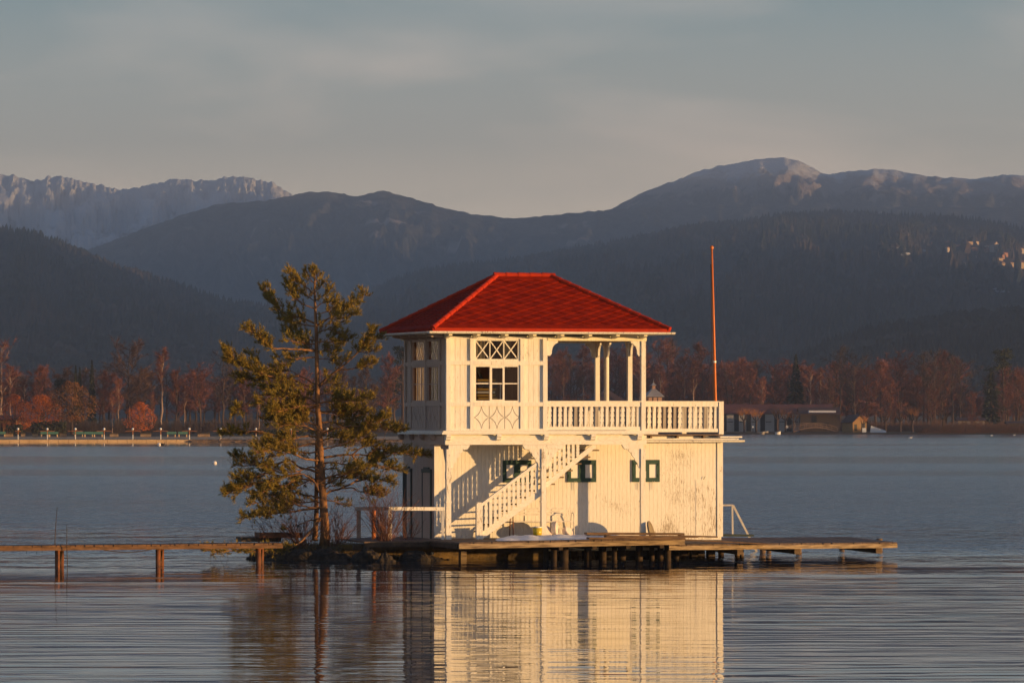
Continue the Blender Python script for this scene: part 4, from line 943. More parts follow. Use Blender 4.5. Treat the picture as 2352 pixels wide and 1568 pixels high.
#PART2
# ------------------------------------------------------------------ water
def water_mat():
    m = bpy.data.materials.new("lake_water"); m.use_nodes = True
    nt = m.node_tree; N = nt.nodes; L = nt.links; b = N["Principled BSDF"]
    b.inputs["Base Color"].default_value = (.010, .022, .036, 1); b.inputs["Roughness"].default_value = .02; b.inputs["IOR"].default_value = 1.333
    tc = N.new("ShaderNodeTexCoord"); sx = N.new("ShaderNodeSeparateXYZ"); L.new(tc.outputs["Object"], sx.inputs[0])
    def noise_(scale, st, detail=3, rough=.5):
        mp = N.new("ShaderNodeMapping"); mp.inputs["Scale"].default_value = st; L.new(tc.outputs["Object"], mp.inputs[0])
        n = N.new("ShaderNodeTexNoise"); n.inputs["Scale"].default_value = scale; n.inputs["Detail"].default_value = detail; n.inputs["Roughness"].default_value = rough
        L.new(mp.outputs[0], n.inputs["Vector"]); return n.outputs["Fac"]
    def math_(op, a, bb, clamp=False):
        n = N.new("ShaderNodeMath"); n.operation = op; n.use_clamp = clamp
        for i, x in enumerate((a, bb)):
            if isinstance(x, (int, float)): n.inputs[i].default_value = x
            else: L.new(x, n.inputs[i])
        return n.outputs[0]
    def rng(x, a, bb, c=0.0, d=1.0):
        n = N.new("ShaderNodeMapRange"); n.interpolation_type = 'SMOOTHSTEP'
        for i, v in ((1, a), (2, bb), (3, c), (4, d)): n.inputs[i].default_value = v
        L.new(x, n.inputs[0]); return n.outputs[0]
    # wind patches: calm near the viewer and under the far banks, ruffled between
    yw = math_('ADD', sx.outputs[1], math_('MULTIPLY', math_('SUBTRACT', noise_(.05, (.35, 1, 1), 3), .5), 70))
    ruf = math_('MULTIPLY', rng(yw, 128, 190), math_('MAXIMUM', rng(yw, 690, 640), rng(sx.outputs[0], -35, -5)))
    ruf2 = math_('MULTIPLY', rng(yw, 775, 800), rng(sx.outputs[1], 1092, 1075))
    band = rng(noise_(.012, (.25, 1, 1), 2), .40, .56, .62, 1)
    ruf = math_('MULTIPLY', math_('MAXIMUM', ruf, math_('MULTIPLY', ruf2, .9)), band)
    calm_h = math_('ADD', math_('MULTIPLY', noise_(.5, (.22, 1, 1), 2), CALM1), math_('MULTIPLY', noise_(1.7, (.11, 1, 1), 3), CALM2))
    ruf_h = math_('ADD', math_('MULTIPLY', noise_(1.5, (.8, .5, 1), 3, .6), RUF1), math_('MULTIPLY', noise_(.5, (1.6, .55, 1), 3), RUF2))
    h = math_('ADD', calm_h, math_('MULTIPLY', math_('MULTIPLY', ruf_h, ruf), rng(sx.outputs[1], 160, 520, 2.0, .75)))
    bp = N.new("ShaderNodeBump"); bp.inputs["Strength"].default_value = 1; bp.inputs["Distance"].default_value = 1.0
    L.new(h, bp.inputs["Height"]); L.new(bp.outputs[0], b.inputs["Normal"])
    L.new(math_('ADD', math_('MULTIPLY', ruf, .12), .015), b.inputs["Roughness"])
    return m
CALM1, CALM2, RUF1, RUF2 = .0, .0050, .18, .32
WL = .17
def water_sheet():
    ys = [-100, 0, 40, 66]; y = 72.0
    while y < 175: ys.append(y); y += .075 + max(0, y - 120) * .0022
    while y < 420: ys.append(y); y += 1.2 + (y - 175) * .05
    ys += [500, 700, 1000, 1600]
    xs = [-3000, -600, -120, -40] + [-24 + .34 * i for i in range(142)] + [40, 120, 600, 3200]
    vs = []; nz = noise.noise
    for y in ys:
        fade = max(0.0, min(1.0, (y - 68) / 6, (190 - y) / 40)); e = 1.25
        for x in xs:
            z = 0.0
            if fade > 0 and -26 < x < 26:
                pa = .55 + .9 * max(0, nz((x * .05, y * .16, 7)) + .35)
                z = fade * e * pa * (.0050 * nz((x * .16, y * .75, 1)) + .0048 * nz((x * .42 + y * .05, y * 1.9, 2)) + .0024 * nz((x * 1.2, y * 4.4, 3)))
            vs.append((x, y, z))
    n = len(xs); m = MB(); m.v = vs; m.f = [(j * n + i, j * n + i + 1, (j + 1) * n + i + 1, (j + 1) * n + i) for j in range(len(ys) - 1) for i in range(n - 1)]
    o = m.build("water", water_mat(), None, True); o.location.z = WL; tag(o, "wide lake rippled by light wind", "water", kind="structure")
water_sheet()

# ------------------------------------------------------------------ land
EARTH = mat("lawn_and_leaves", (.085, .05, .028), .95, col2=(.05, .042, .02), scale=.15)
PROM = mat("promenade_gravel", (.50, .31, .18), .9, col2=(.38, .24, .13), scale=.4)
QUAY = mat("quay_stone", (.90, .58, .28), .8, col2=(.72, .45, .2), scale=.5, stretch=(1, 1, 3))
def land(name, px0, px1, ys, zf, mt, label):
    m = MB(); n = 60; vs = []
    for Y in ys:
        for i in range(n + 1):
            px = lerp(px0, px1, i / n); X = (px - CX) / F * Y; vs.append((X, Y, zf(px, Y)))
    m.add(vs, [(j * (n + 1) + i, j * (n + 1) + i + 1, (j + 1) * (n + 1) + i + 1, (j + 1) * (n + 1) + i) for j in range(len(ys) - 1) for i in range(n)])
    return tag(m.build(name, mt, None, True), label, name, kind="structure")
YQ = 776.0
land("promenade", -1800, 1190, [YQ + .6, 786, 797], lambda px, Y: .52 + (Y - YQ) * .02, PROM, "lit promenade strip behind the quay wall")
land("shore", -1800, 1190, [797.05, 830, 880, 980, 1400], lambda px, Y: .94 + (min(Y, 900) - 797) * .02 + (.4 * noise.noise((px * .02, Y * .02, 0)) if Y > 800 else 0), EARTH, "left wooded shore")
land("shore", 700, 2900, [1092, 1094, 1120, 1200, 1400, 1700], lambda px, Y: (-.5 if Y < 1093 else .45 + (Y - 1094) * .006), EARTH, "right wooded shore")
m = MB(); m.add([(-3500, 1390, .3), (3200, 1390, .3), (3200, 12400, 2), (-3500, 12400, 2)], [(0, 1, 2, 3)])
tag(m.build("ground", mat("valley_floor", (.05, .05, .03), .95, col2=(.08, .06, .03), scale=.01)), "flat valley floor behind the lake shore", "ground", kind="structure")
qw = MB()
def XQ(px, Y=YQ): return (px - CX) / F * Y
px = -900
while px < 440:
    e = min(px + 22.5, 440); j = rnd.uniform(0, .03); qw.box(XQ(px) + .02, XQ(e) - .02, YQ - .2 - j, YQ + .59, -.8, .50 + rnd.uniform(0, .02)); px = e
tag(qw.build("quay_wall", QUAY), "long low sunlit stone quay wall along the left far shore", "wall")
rv = MB(); r_ = random.Random(4)
for i in range(520):
    px = r_.uniform(438, 1180); x = XQ(px); y = YQ + r_.uniform(-.6, .9); s = r_.uniform(.3, .9); h = .05 + (y - YQ + .6) * .27
    rv.beam((x - s, y, h + r_.uniform(-.25, .05)), (x + s, y + r_.uniform(-.2, .2), h + r_.uniform(-.2, .05)), r_.uniform(.3, .7), r_.uniform(.25, .5))
tag(rv.build("stone_revetment", mat("revetment_stone", (.26, .17, .11), .85, col2=(.14, .09, .06), scale=.6)), "rough stone bank continuing the quay wall to the right", "bank", kind="stuff")

# lamp posts on the promenade
LP = [41.5, 108.7, 173.3, 239.3, 305, 369, 435, 507, 588, 669, 752]
TIMB = mat("orange_timber", (.42, .16, .06), .7); GLOBE = mat("white_lamp_globe", (.85, .83, .80), .35)
def lamp(first):
    o = empty("lamp_post", (0, 0, 0), 0); h = 1.62
    m = MB(); m.tube([(0, 0, 0), (0, 0, .75)], .085, 8); m.build("base", METALW, o)
    m = MB(); m.tube([(0, 0, .75), (0, 0, h - .15)], .07, 8); m.build("post", TIMB, o)
    m = MB(); m.ball((0, 0, h), .19); m.build("globe", GLOBE, o, True)
    m = MB(); m.tube([(-1.15 if not first else -.45, 0, h - .36), (-.5 if not first else -.2, 0, h - .31), (0, 0, h - .26), (.5 if not first else .2, 0, h - .31), (1.15 if not first else .45, 0, h - .36)], .055, 6); m.build("crossbar", TIMB, o)
    return o
ords = ["leftmost", "second", "third", "fourth", "fifth", "sixth", "seventh", "eighth", "ninth", "tenth", "eleventh"]
lp0 = lamp(False)
for i, px in enumerate(LP):
    o = lamp(True) if i == 0 else (lp0 if i == 1 else copy_tree(lp0))
    Y = YQ + 1.2; o.location = (XQ(px, Y), Y, .54)
    tag(o, ("leftmost globe lamp post on the quay, with the shortest crossbar" if i == 0 else f"globe lamp post with timber crossbar, {ords[i]} from the left on the quay"), "lamp post", "globe lamp posts along the promenade")
# benches, planters
BENG = mat("green_bench_paint", (.10, .24, .17), .6)
def pbench():
    o = empty("bench", (0, 0, 0)); m = MB(); m.box(-.75, .75, -.2, .25, .38, .44); m.build("seat", BENG, o)
    m = MB(); m.box(-.75, .75, .22, .28, .50, .78); m.build("backrest", BENG, o)
    for x in (-.6, .6): m = MB(); m.box(x - .06, x + .06, -.2, .25, 0, .379); m.build("leg", QUAY, o)
    return o
pb0 = pbench(); first = True
for i, (px, lab) in enumerate(((104, "green bench right of the second quay lamp post"), (123, "green bench midway between the second and third quay lamps"), (181, "green bench just right of the third quay lamp post"), (204, "middle green bench between the third and fourth lamps"), (226, "green bench just left of the fourth quay lamp post"), (394, "green bench right of the sixth quay lamp post"), (420, "green bench left of the seventh quay lamp post"), (2, "green bench at the left edge of the promenade"))):
    o = pb0 if first else copy_tree(pb0); first = False
    Y = 792; o.location = (XQ(px, Y), Y, .86); o.scale = (1.0, 1, 1.05); tag(o, lab, "bench", "green benches on the promenade")
PLN = mat("planter_stone", (.42, .28, .17), .85, col2=(.28, .18, .1), scale=2)
for px, wd, lab in ((20, 1.35, "long low stone planter left of the first quay lamp"), (53.5, .65, "small square stone planter right of the first quay lamp"), (80, .85, "low stone planter left of the second quay lamp"), (145, 1.1, "stone planter with dry plants before the broad russet tree"), (262, 1.3, "stone planter right of the fourth quay lamp"), (335, 1.7, "long stone planter between the fifth and sixth lamps"), (468, 1.9, "pale heap of stones right of the seventh quay lamp")):
    Y = 793; c = Vector((XQ(px, Y), Y, .87)); o = empty("planter", c, 0, lab, "planter", "stone planters on the promenade")
    m = MB(); m.box(-wd / 2, wd / 2, -.3, .3, 0, .42); m.build("box", PLN, o)
    m = MB()
    for k in range(130):
        x = rnd.uniform(-wd / 2, wd / 2); y = rnd.uniform(-.25, .25); m.add([(x - .05, y, .43), (x + .05, y, .43), (x + rnd.uniform(-.15, .15), y, .45 + rnd.uniform(.05, .28))], [(0, 1, 2)])
    m.build("plants", STRAW, o)

# ------------------------------------------------------------------ trees of the far shore
TRK = mat("dark_bark", (.085, .055, .045), .9, rand=.25); TRKB = mat("pale_birch_bark", (.42, .29, .22), .8, col2=(.27, .18, .14), scale=.6, rand=.12)
TWR = mat("russet_twigs", (.20, .075, .052), .9, rand=.35); TWB = mat("brown_twigs", (.13, .07, .048), .9, rand=.25); TWG = mat("grey_brown_twigs", (.085, .058, .048), .9, rand=.2)
LVO = mat("orange_leaves", (.42, .115, .02), .8, col2=(.30, .07, .018), scale=.5, rand=.15); LVR = mat("brown_leaves", (.20, .08, .03), .85, col2=(.11, .06, .025), scale=.4, rand=.15)
SPR = mat("spruce_needles", (.028, .036, .022), .8, col2=(.05, .05, .026), scale=.5, rand=.2)
def bare(seed, wid, tw, trk, first=.28, up=.9, weep=0.0, nb=24, multi=1, leaf=None, nstrip=15):
    r = random.Random(seed); o = empty("bare_tree", (0, 0, 0)); T = MB(); C = MB(); H = 10.0
    def strip(p, d, l, w):
        s = d.cross(Vector((r.uniform(-1, 1), r.uniform(-1, 1), r.uniform(-1, 1)))); s = s.normalized() * w if s.length > 1e-3 else Vector((w, 0, 0))
        e = p + d * l + Vector((0, 0, -weep * l * .6)); C.add([p - s, p + s, e + s * .4, e - s * .4], [(0, 1, 2, 3)])
    for s_ in range(multi):
        lean = Vector((r.uniform(-1, 1), r.uniform(-1, 1), 0)) * (.10 if multi == 1 else .9)
        pts = [Vector((0, 0, -.1)) + lean * 0]; hh = H * (1 - .10 * s_) * .93
        for i in range(1, 9): t = i / 8; pts.append(Vector((lean.x * t + r.uniform(-.1, .1), lean.y * t + r.uniform(-.1, .1), hh * t)))
        T.tube(pts, [lerp(.15, .025, (i / 8) ** .8) for i in range(9)], 6)
        for b in range(nb // multi):
            t = lerp(first, .98, (b + r.random()) / (nb // multi)); q = t * 8; j = min(int(q), 7); p = pts[j].lerp(pts[j + 1], q - j)
            a = r.uniform(0, 6.283); k = (t - first) / (1 - first); L_ = wid * (math.sin(math.pi * (.18 + .78 * k)) ** .7) * r.uniform(.65, 1.1)
            d = Vector((math.cos(a), math.sin(a), up * r.uniform(.6, 1.3))).normalized(); bp = [p]; dd = d
            for i in range(4): dd = (dd + Vector((r.uniform(-.3, .3), r.uniform(-.3, .3), r.uniform(-.1, .3)))).normalized(); bp.append(bp[-1] + dd * L_ / 4)
            T.tube(bp, [lerp(.05, .012, i / 4) * (1.2 - .6 * t) for i in range(5)], 4, False)
            for s2 in range(6):
                i = r.randint(1, 4); p2 = bp[i]; d2 = (dd + Vector((r.uniform(-1, 1), r.uniform(-1, 1), r.uniform(-.5, .9))) * .9).normalized(); l2 = L_ * r.uniform(.25, .5)
                strip(p2, d2, l2, .014)
                for s3 in range(nstrip):
                    p3 = p2 + d2 * l2 * r.random(); d3 = (d2 + Vector((r.uniform(-1, 1), r.uniform(-1, 1), r.uniform(-.8, .8)))).normalized()
                    if leaf is None: strip(p3, d3, r.uniform(.25, .65), .0175)
                    else:
                        s = r.uniform(.07, .14); u = d3 * s; v = d3.orthogonal().normalized() * s; C.add([p3 - u, p3 + v, p3 + u, p3 - v], [(0, 1, 2, 3)])
    T.build("trunk", trk, o); C.build("crown", leaf or tw, o); return o
def leafy(seed, wid, base, mt, n=5200, lean=0.0):
    r = random.Random(seed); o = empty("leafy_tree", (0, 0, 0)); T = MB(); C = MB()
    T.tube([(0, 0, -.2), (.1, 0, base * .6), (0, 0, base + 1.5), (.2, .1, 7.5)], [.30, .26, .22, .05], 7)
    for b in range(12):
        a = r.uniform(0, 6.283); z = base + r.uniform(0, 3); T.tube([(0, 0, z), (math.cos(a) * wid * .35, math.sin(a) * wid * .35, z + 1.2), (math.cos(a) * wid * .7, math.sin(a) * wid * .7, z + 2.4)], [.12, .07, .02], 4, False)
    k = 0
    while k < n:
        t = r.random(); z = lerp(base, 10, t); R_ = wid * (math.sin(math.pi * (.10 + .86 * t ** .75)) ** .8) ; a = r.uniform(0, 6.283); q = r.random() ** .5
        p = Vector((math.cos(a) * R_ * q, math.sin(a) * R_ * q, z)); nn = noise.fractal(p * .5 + Vector((seed, 0, 0)), .7, 2.2, 4)
        if nn < -.06 - .1 * (1 - q): k += .25; continue
        p += Vector((p.x * .3, p.y * .3, .9)) * nn; s = r.uniform(.07, .15); u = Vector((r.uniform(-1, 1), r.uniform(-1, 1), r.uniform(-1, 1))).normalized() * s; v = u.orthogonal().normalized() * s * .8
        C.add([p - u, p + v, p + u, p - v], [(0, 1, 2, 3)]); k += 1
    T.build("trunk", TRK, o); C.build("crown", mt, o); return o
def spruce(seed, wid, droop=.35):
    r = random.Random(seed); o = empty("spruce_tree", (0, 0, 0)); T = MB(); T.tube([(0, 0, -.1), (0, 0, 9.8)], [.16, .02], 6); T.build("trunk", TRK, o); C = MB()
    for i in range(520):
        t = r.random() ** .8; z = lerp(.6, 9.9, t); L_ = wid * (1 - t) ** .85 * r.uniform(.6, 1.1) + .08; a = r.uniform(0, 6.283)
        d = Vector((math.cos(a), math.sin(a), -droop)); s = Vector((-math.sin(a), math.cos(a), 0)) * (.09 + L_ * .10)
        p = Vector((0, 0, z)); C.add([p + d * L_ * .15, p + d * L_ * .7 + s, p + d * L_ + Vector((0, 0, .08)), p + d * L_ * .7 - s], [(0, 1, 2, 3)])
        C.add([p + d * L_ * .4 + s * .5, p + d * L_ * .7 + Vector((0, 0, -.22)), p + d * L_ * .95 - s * .3], [(0, 1, 2)])
    C.build("crown", SPR, o); return o
def pollard(seed):
    r = random.Random(seed); o = empty("pollarded_tree", (0, 0, 0)); T = MB(); C = MB(); T.tube([(0, 0, -.2), (.1, 0, 2.2), (0, .1, 4.4)], [.42, .34, .36], 8)
    for b in range(6):
        a = b * 1.05 + r.uniform(-.3, .3); e = Vector((math.cos(a) * 1.5, math.sin(a) * 1.5, 5.8 + r.uniform(-.4, .8))); T.tube([(0, .1, 4.2), (e.x * .6, e.y * .6, 5.0), e], [.22, .18, .17], 6)
        for k in range(26):
            d = Vector((r.uniform(-.9, .9) + e.x * .25, r.uniform(-.9, .9) + e.y * .25, 1)).normalized(); l = r.uniform(1.6, 4.6); s = Vector((.035, 0, 0)); C.add([e - s, e + s, e + d * l], [(0, 1, 2)])
    T.build("trunk", TRK, o); C.build("crown", mat("orange_shoots", (.36, .15, .05), .9) if "orange_shoots" not in bpy.data.materials else bpy.data.materials["orange_shoots"], o); return o
def parasol_pine(seed):
    r = random.Random(seed); o = empty("dark_pine", (0, 0, 0)); T = MB(); C = MB(); T.tube([(0, 0, -.1), (.1, 0, 5), (0, 0, 9.6)], [.2, .14, .03], 6)
    for b in range(26):
        t = r.uniform(.25, 1); z = 9.7 * t; a = r.uniform(0, 6.283); L_ = 2.3 * math.sin(math.pi * (.25 + .7 * t)) * r.uniform(.6, 1.1) + .3; e = Vector((math.cos(a) * L_, math.sin(a) * L_, z + L_ * .15)); T.tube([(0, 0, z - .3), e], [.06, .02], 4, False)
        for k in range(60):
            p = Vector((0, 0, z)).lerp(e, r.uniform(.4, 1.05)) + Vector((r.gauss(0, .28), r.gauss(0, .28), r.gauss(0, .16))); u = Vector((r.uniform(-1, 1), r.uniform(-1, 1), r.uniform(-1, 1))).normalized() * .12; v = u.orthogonal().normalized() * .09; C.add([p - u, p + v, p + u, p - v], [(0, 1, 2, 3)])
    T.build("trunk", TRK, o); C.build("crown", SPR, o); return o
PRO = {
    'birch': [bare(1, 1.9, TWR, TRKB, .35, 1.6, .5), bare(2, 1.5, TWR, TRKB, .45, 1.9, .5)],
    'broad': [bare(3, 3.0, TWR, TRKB, .22, 1.0, .2, 30, 2), bare(4, 3.3, TWB, TRK, .2, .9, .1, 30)],
    'russet': [bare(5, 2.6, TWR, TRK, .18, 1.0, .1, 30), bare(6, 2.2, TWR, TRK, .15, 1.3, .1, 28), bare(7, 2.9, TWR, TRK, .2, .8, .2, 30, 2)],
    'brown': [bare(8, 2.6, TWB, TRK, .2, 1.1, .1, 28), bare(9, 2.1, TWB, TRK, .2, 1.4, .1, 26)],
    'oak': [bare(10, 3.3, TWG, TRK, .22, .75, 0, 24, 1, None, 7), bare(16, 2.6, TWG, TRK, .4, 1.0, 0, 20, 1, None, 7)],
    'orange': [leafy(11, 4.4, 1.0, LVO), leafy(12, 4.8, 2.4, LVO, 4600)],
    'leafy': [leafy(13, 4.6, 2.6, LVR)],
    'spruce': [spruce(14, 2.0)], 'column': [spruce(15, .95, .6)], 'pollard': [pollard(17), pollard(18)], 'pine': [parasol_pine(19)],
}
USED = {}
CATS = {'spruce': 'spruce', 'column': 'spruce', 'pine': 'pine'}
def tree(kind, px, ytop, Y, z, label, group, wscale=1.0):
    wscale *= {'orange': 1.2, 'leafy': 1.05, 'russet': 1.12, 'broad': 1.15}.get(kind, 1)
    lst = PRO[kind]; k = USED.get(kind, 0); USED[kind] = k + 1
    o = lst[k % len(lst)]
    if k >= len(lst): o = copy_tree(o)
    h = at(px, ytop, Y).z - z; s = h / 10.0
    o.location = ((px - CX) / F * Y, Y, z); o.scale = (s * wscale, s * wscale, s); o.rotation_euler = (0, 0, rnd.uniform(0, 6.28) if k >= len(lst) or kind != 'x' else 0)
    tag(o, label, CATS.get(kind, "tree"), group); return o
GL, GR_, GB = "trees on the left far shore", "trees on the right far shore", "trees in the dense row far behind"
zl = lambda Y: .94 + (min(Y, 900) - 797) * .02
LEFT = [
 ('broad', 4, 783, 860, "tall russet birch cut by the left edge of the picture"), ('birch', 24, 832, 840, "pale birch right of the tall russet one at the left edge"), ('birch', 56, 868, 838, "thin small birch above the left orange bush"),
 ('russet', 90, 838, 850, "round russet tree between the left-edge birch and the dark columns"), ('pine', 137, 868, 870, "small dark pine alone against the hillside at left"),
 ('column', 174, 837, 880, "left one of two thin dark spruces standing together"), ('column', 183, 842, 882, "right one of two thin dark spruces standing together"), ('column', 211, 825, 836, "tallest dark column-shaped spruce behind the third lamp post"),
 ('broad', 298, 786, 850, "tallest pale branching birch in the middle of the left shore"), ('birch', 272, 862, 832, "thin pale leaning birch left of the tallest birch"), ('birch', 371, 793, 838, "tall slender birch with bare straight trunk, right of the tallest birch"),
 ('birch', 349, 896, 826, "small thin birch beside the low orange bush"), ('russet', 405, 846, 838, "russet tree with pale trunk right of the slender birch"), ('birch', 424, 880, 830, "small thin pale tree right of the russet tree with pale trunk"),
 ('russet', 462, 832, 862, "pinkish narrow tree left of the dark oak"), ('oak', 513, 800, 858, "dark spreading oak just left of the sunlit pine"), ('brown', 330, 845, 868, "brown tree behind the low orange bush"), ('russet', 236, 850, 866, "russet tree right of the tallest dark spruce"),
 ('orange', 34, 908, 812, "bright orange shrub-like tree at the left edge"), ('orange', 95, 908, 814, "orange tree with open crown above the second lamp post"), ('leafy', 166, 880, 806, "broad brown leafy tree with dark trunk by the third lamp"), ('orange', 322, 925, 812, "low orange bush right of the fifth lamp post"),
 ('birch', 258, 905, 815, "slender leaning birch near the fourth lamp post"), ('birch', 595, 905, 815, "small pale birch seen left of the pine trunk"),
 ('russet', 560, 850, 862, "russet tree hidden behind the left branches of the pine"), ('russet', 640, 838, 872, "pinkish tree behind the lower left pine branches"), ('russet', 700, 845, 868, "pink russet tree directly behind the pine trunk"), ('brown', 787, 838, 872, "grey brown tree right of the pine trunk"), ('brown', 842, 836, 870, "grey tree midway between pine and boathouse"), ('russet', 893, 812, 876, "russet tree against the left wall of the boathouse"), ('pine', 925, 790, 900, "dark pine peeping out at the left boathouse corner"),
]
for k, px, yt, Y, lab in LEFT: tree(k, px, yt, Y, zl(Y), lab, GL)
RIGHT = [
 ('birch', 1516, 832, 1150, "orange tinted birch right of the pavilion roof"), ('russet', 1528, 776, 1210, "tall russet tree right of the front loggia post"), ('brown', 1543, 772, 1230, "tallest brown tree right of the loggia"), ('russet', 1612, 785, 1200, "russet tree just left of the flagpole"), ('birch', 1592, 818, 1130, "pale bare birch standing alone left of the flagpole"), ('russet', 1570, 815, 1190, "russet tree behind the pale bare birch"),
 ('russet', 1676, 827, 1170, "round russet tree right of the flagpole"), ('russet', 1696, 820, 1180, "pointed russet tree second right of the flagpole"), ('russet', 1724, 842, 1160, "broad rust-red tree above the long boathouse roof"), ('birch', 1750, 862, 1145, "thin birch trunk right of the broad rust-red tree"), ('russet', 1786, 836, 1170, "dark russet tree left of the conical spruce"), ('spruce', 1828, 812, 1150, "dark conical spruce above the arched footbridge"),
 ('birch', 1862, 832, 1148, "sunlit birch right of the conical spruce"), ('birch', 1885, 840, 1150, "second sunlit birch right of the conical spruce"), ('oak', 1929, 793, 1180, "tall dark bare tree behind the small lit chalet"), ('oak', 1962, 806, 1190, "dark leaning bare tree right of the tall dark one"), ('russet', 1990, 845, 1165, "low russet tree right above the lit chalet"), ('russet', 2024, 824, 1160, "bright rust-red tree right of the chalet"),
 ('russet', 2070, 805, 1180, "tall reddish crown behind the left pollards"), ('oak', 2121, 806, 1165, "tall grey bare tree in the middle of the right wood"), ('oak', 2147, 797, 1170, "tallest grey bare tree of the right wood"), ('russet', 2162, 804, 1180, "reddish ivy-trunked tree beside the tallest grey tree"), ('oak', 2188, 810, 1175, "grey bare tree with a leaning trunk"), ('oak', 2206, 818, 1160, "dark forked tree at the right end of the wood"), ('russet', 2232, 898, 1140, "small russet tree in the gap of the right wood"),
 ('spruce', 2276, 842, 1160, "dark spruce at the left side of the tall right pine"), ('pine', 2303, 795, 1170, "tall brown pine near the right edge"), ('russet', 2336, 842, 1150, "russet tree cut by the right edge"), ('russet', 2316, 880, 1135, "low russet tree below the tall right pine"), ('russet', 2105, 865, 1140, "low rust tree behind the right pollards"), ('brown', 1840, 880, 1160, "brown bare tree below the conical spruce"), ('russet', 2140, 880, 1138, "thin rust tree left of the double pollard"),
 ('russet', 2045, 868, 1150, "dim russet tree behind the left pollard"), ('brown', 1905, 862, 1160, "brown tree between the second birch and the tall dark tree"), ('russet', 1648, 850, 1175, "russet tree immediately right of the flagpole foot"),
 ('pollard', 1709, 930, 1112, "left pollarded tree before the long boathouse"), ('pollard', 1737, 933, 1112, "second pollarded tree before the long boathouse"), ('pollard', 1786, 927, 1112, "orange topped pollard in front of the boathouse centre"), ('pollard', 1804, 930, 1113, "pollarded tree right beside the orange topped one"), ('pollard', 1823, 940, 1112, "pollarded tree at the left foot of the footbridge"), ('pollard', 1983, 950, 1108, "small pollarded tree before the lit chalet"),
 ('pollard', 2096, 930, 1118, "pollarded tree at the left of the lawn"), ('pollard', 2068, 935, 1120, "second pollarded tree on the lawn"), ('pollard', 2166, 925, 1115, "large double-headed pollard on the right lawn"), ('pollard', 2034, 934, 1118, "pollarded tree beside the grey tent"),
]
for k, px, yt, Y, lab in RIGHT: tree(k, px, yt, Y, .55, lab, GR_)
LOG = "bare russet tree in the dense wood seen through the open loggia"
r_ = random.Random(21)
for i in range(16): tree(r_.choice(['russet', 'russet', 'brown', 'birch']), 1262 + i * 15 + r_.uniform(-6, 6), r_.uniform(785, 850), 1160 + r_.uniform(0, 70), .6, LOG, "russet trees behind the loggia")
BG_ = "bare tree of the mixed russet wood in the row behind the shore trees"
for i in range(58): px = -5 + i * 16.4 + r_.uniform(-8, 8); tree(r_.choice(['russet', 'brown', 'brown', 'oak', 'russet']), px, r_.uniform(840, 895), 905 + r_.uniform(0, 40), 2.9, BG_, GB, 1.5)
for i in range(60): px = 1480 + i * 15 + r_.uniform(-8, 8); tree(r_.choice(['russet', 'brown', 'russet', 'russet']), px, r_.uniform(822, 885) + (50 if 2210 < px < 2262 else 0), 1205 + r_.uniform(0, 40), .9, BG_, GB, 1.4)
# undergrowth and reeds
def thicket(name, px0, px1, Y0, Y1, zb, hf, n, mt, label, cat, seed, w=.05):
    r = random.Random(seed); m = MB()
    for i in range(n):
        px = r.uniform(px0, px1); Y = r.uniform(Y0, Y1); x = (px - CX) / F * Y; h = hf(px) * r.uniform(.35, 1.1); p = Vector((x, Y, zb))
        e = p + Vector((r.uniform(-.5, .5), r.uniform(-.3, .3), h)); s = Vector((w, 0, 0)); m.add([p - s, p + s, e + s * .3, e - s * .3], [(0, 1, 2, 3)])
        for k in range(3):
            q = p.lerp(e, r.uniform(.3, 1)); d = Vector((r.uniform(-.5, .5), r.uniform(-.4, .4), r.uniform(-.1, .4))); m.add([q - s * .7, q + s * .7, q + d], [(0, 1, 2)])
    return tag(m.build(name, mt), label, cat, kind="stuff")
thicket("undergrowth", -30, 930, 822, 832, 1.3, lambda x: 2.0 + 1.8 * noise.noise((x * .06, 0, 0)), 7000, TWG, "dim bushes at the feet of the left shore trees", "bushes", 31)
thicket("undergrowth", 2000, 2400, 1128, 1150, .5, lambda x: 2.4 + 1.2 * noise.noise((x * .03, 0, 0)), 3800, TWB, "reddish undergrowth in the right wood", "bushes", 32)
thicket("undergrowth", 1440, 2010, 1140, 1160, .5, lambda x: 3.0 + 1.6 * noise.noise((x * .03, 0, 0)), 3800, TWG, "dark undergrowth behind the long boathouse", "bushes", 33)
thicket("reed_bed", 2105, 2420, 1094, 1104, .3, lambda x: 1.9 + .5 * noise.noise((x * .05, 0, 0)) - 1.2 * max(0, (2150 - x) / 45), 5200, mat("brown_reeds", (.13, .062, .042), .9, col2=(.075, .042, .032), scale=.5), "brown reed bed along the right bank", "reeds", 34, .04)
def hedge(px0, px1, Y, zb, h, seed, label):
    r = random.Random(seed); m = MB()
    x0, x1 = (px0 - CX) / F * Y, (px1 - CX) / F * Y
    for i in range(int((x1 - x0) * 160)):
        p = Vector((r.uniform(x0, x1), Y + r.uniform(-.9, .9), zb + h * (r.random() ** .7))); p.z += .25 * noise.noise((p.x * .7, 0, seed)); u = Vector((r.uniform(-1, 1), r.uniform(-1, 1), r.uniform(-1, 1))).normalized() * .16; v = u.orthogonal().normalized() * .12
        m.add([p - u, p + v, p + u, p - v], [(0, 1, 2, 3)])
    tag(m.build("hedge", mat("hedge_leaves", (.03, .033, .018), .85) if seed == 41 else bpy.data.materials["hedge_leaves"]), label, "hedge")
hedge(14, 52, 803, 1.0, 1.7, 41, "dark clipped hedge under the left orange tree")
hedge(72, 152, 805, 1.0, 2.3, 42, "dark long hedge behind the second lamp post")
hedge(560, 700, 806, 1.0, .9, 43, "low hedge behind the pine trunk on the far shore")

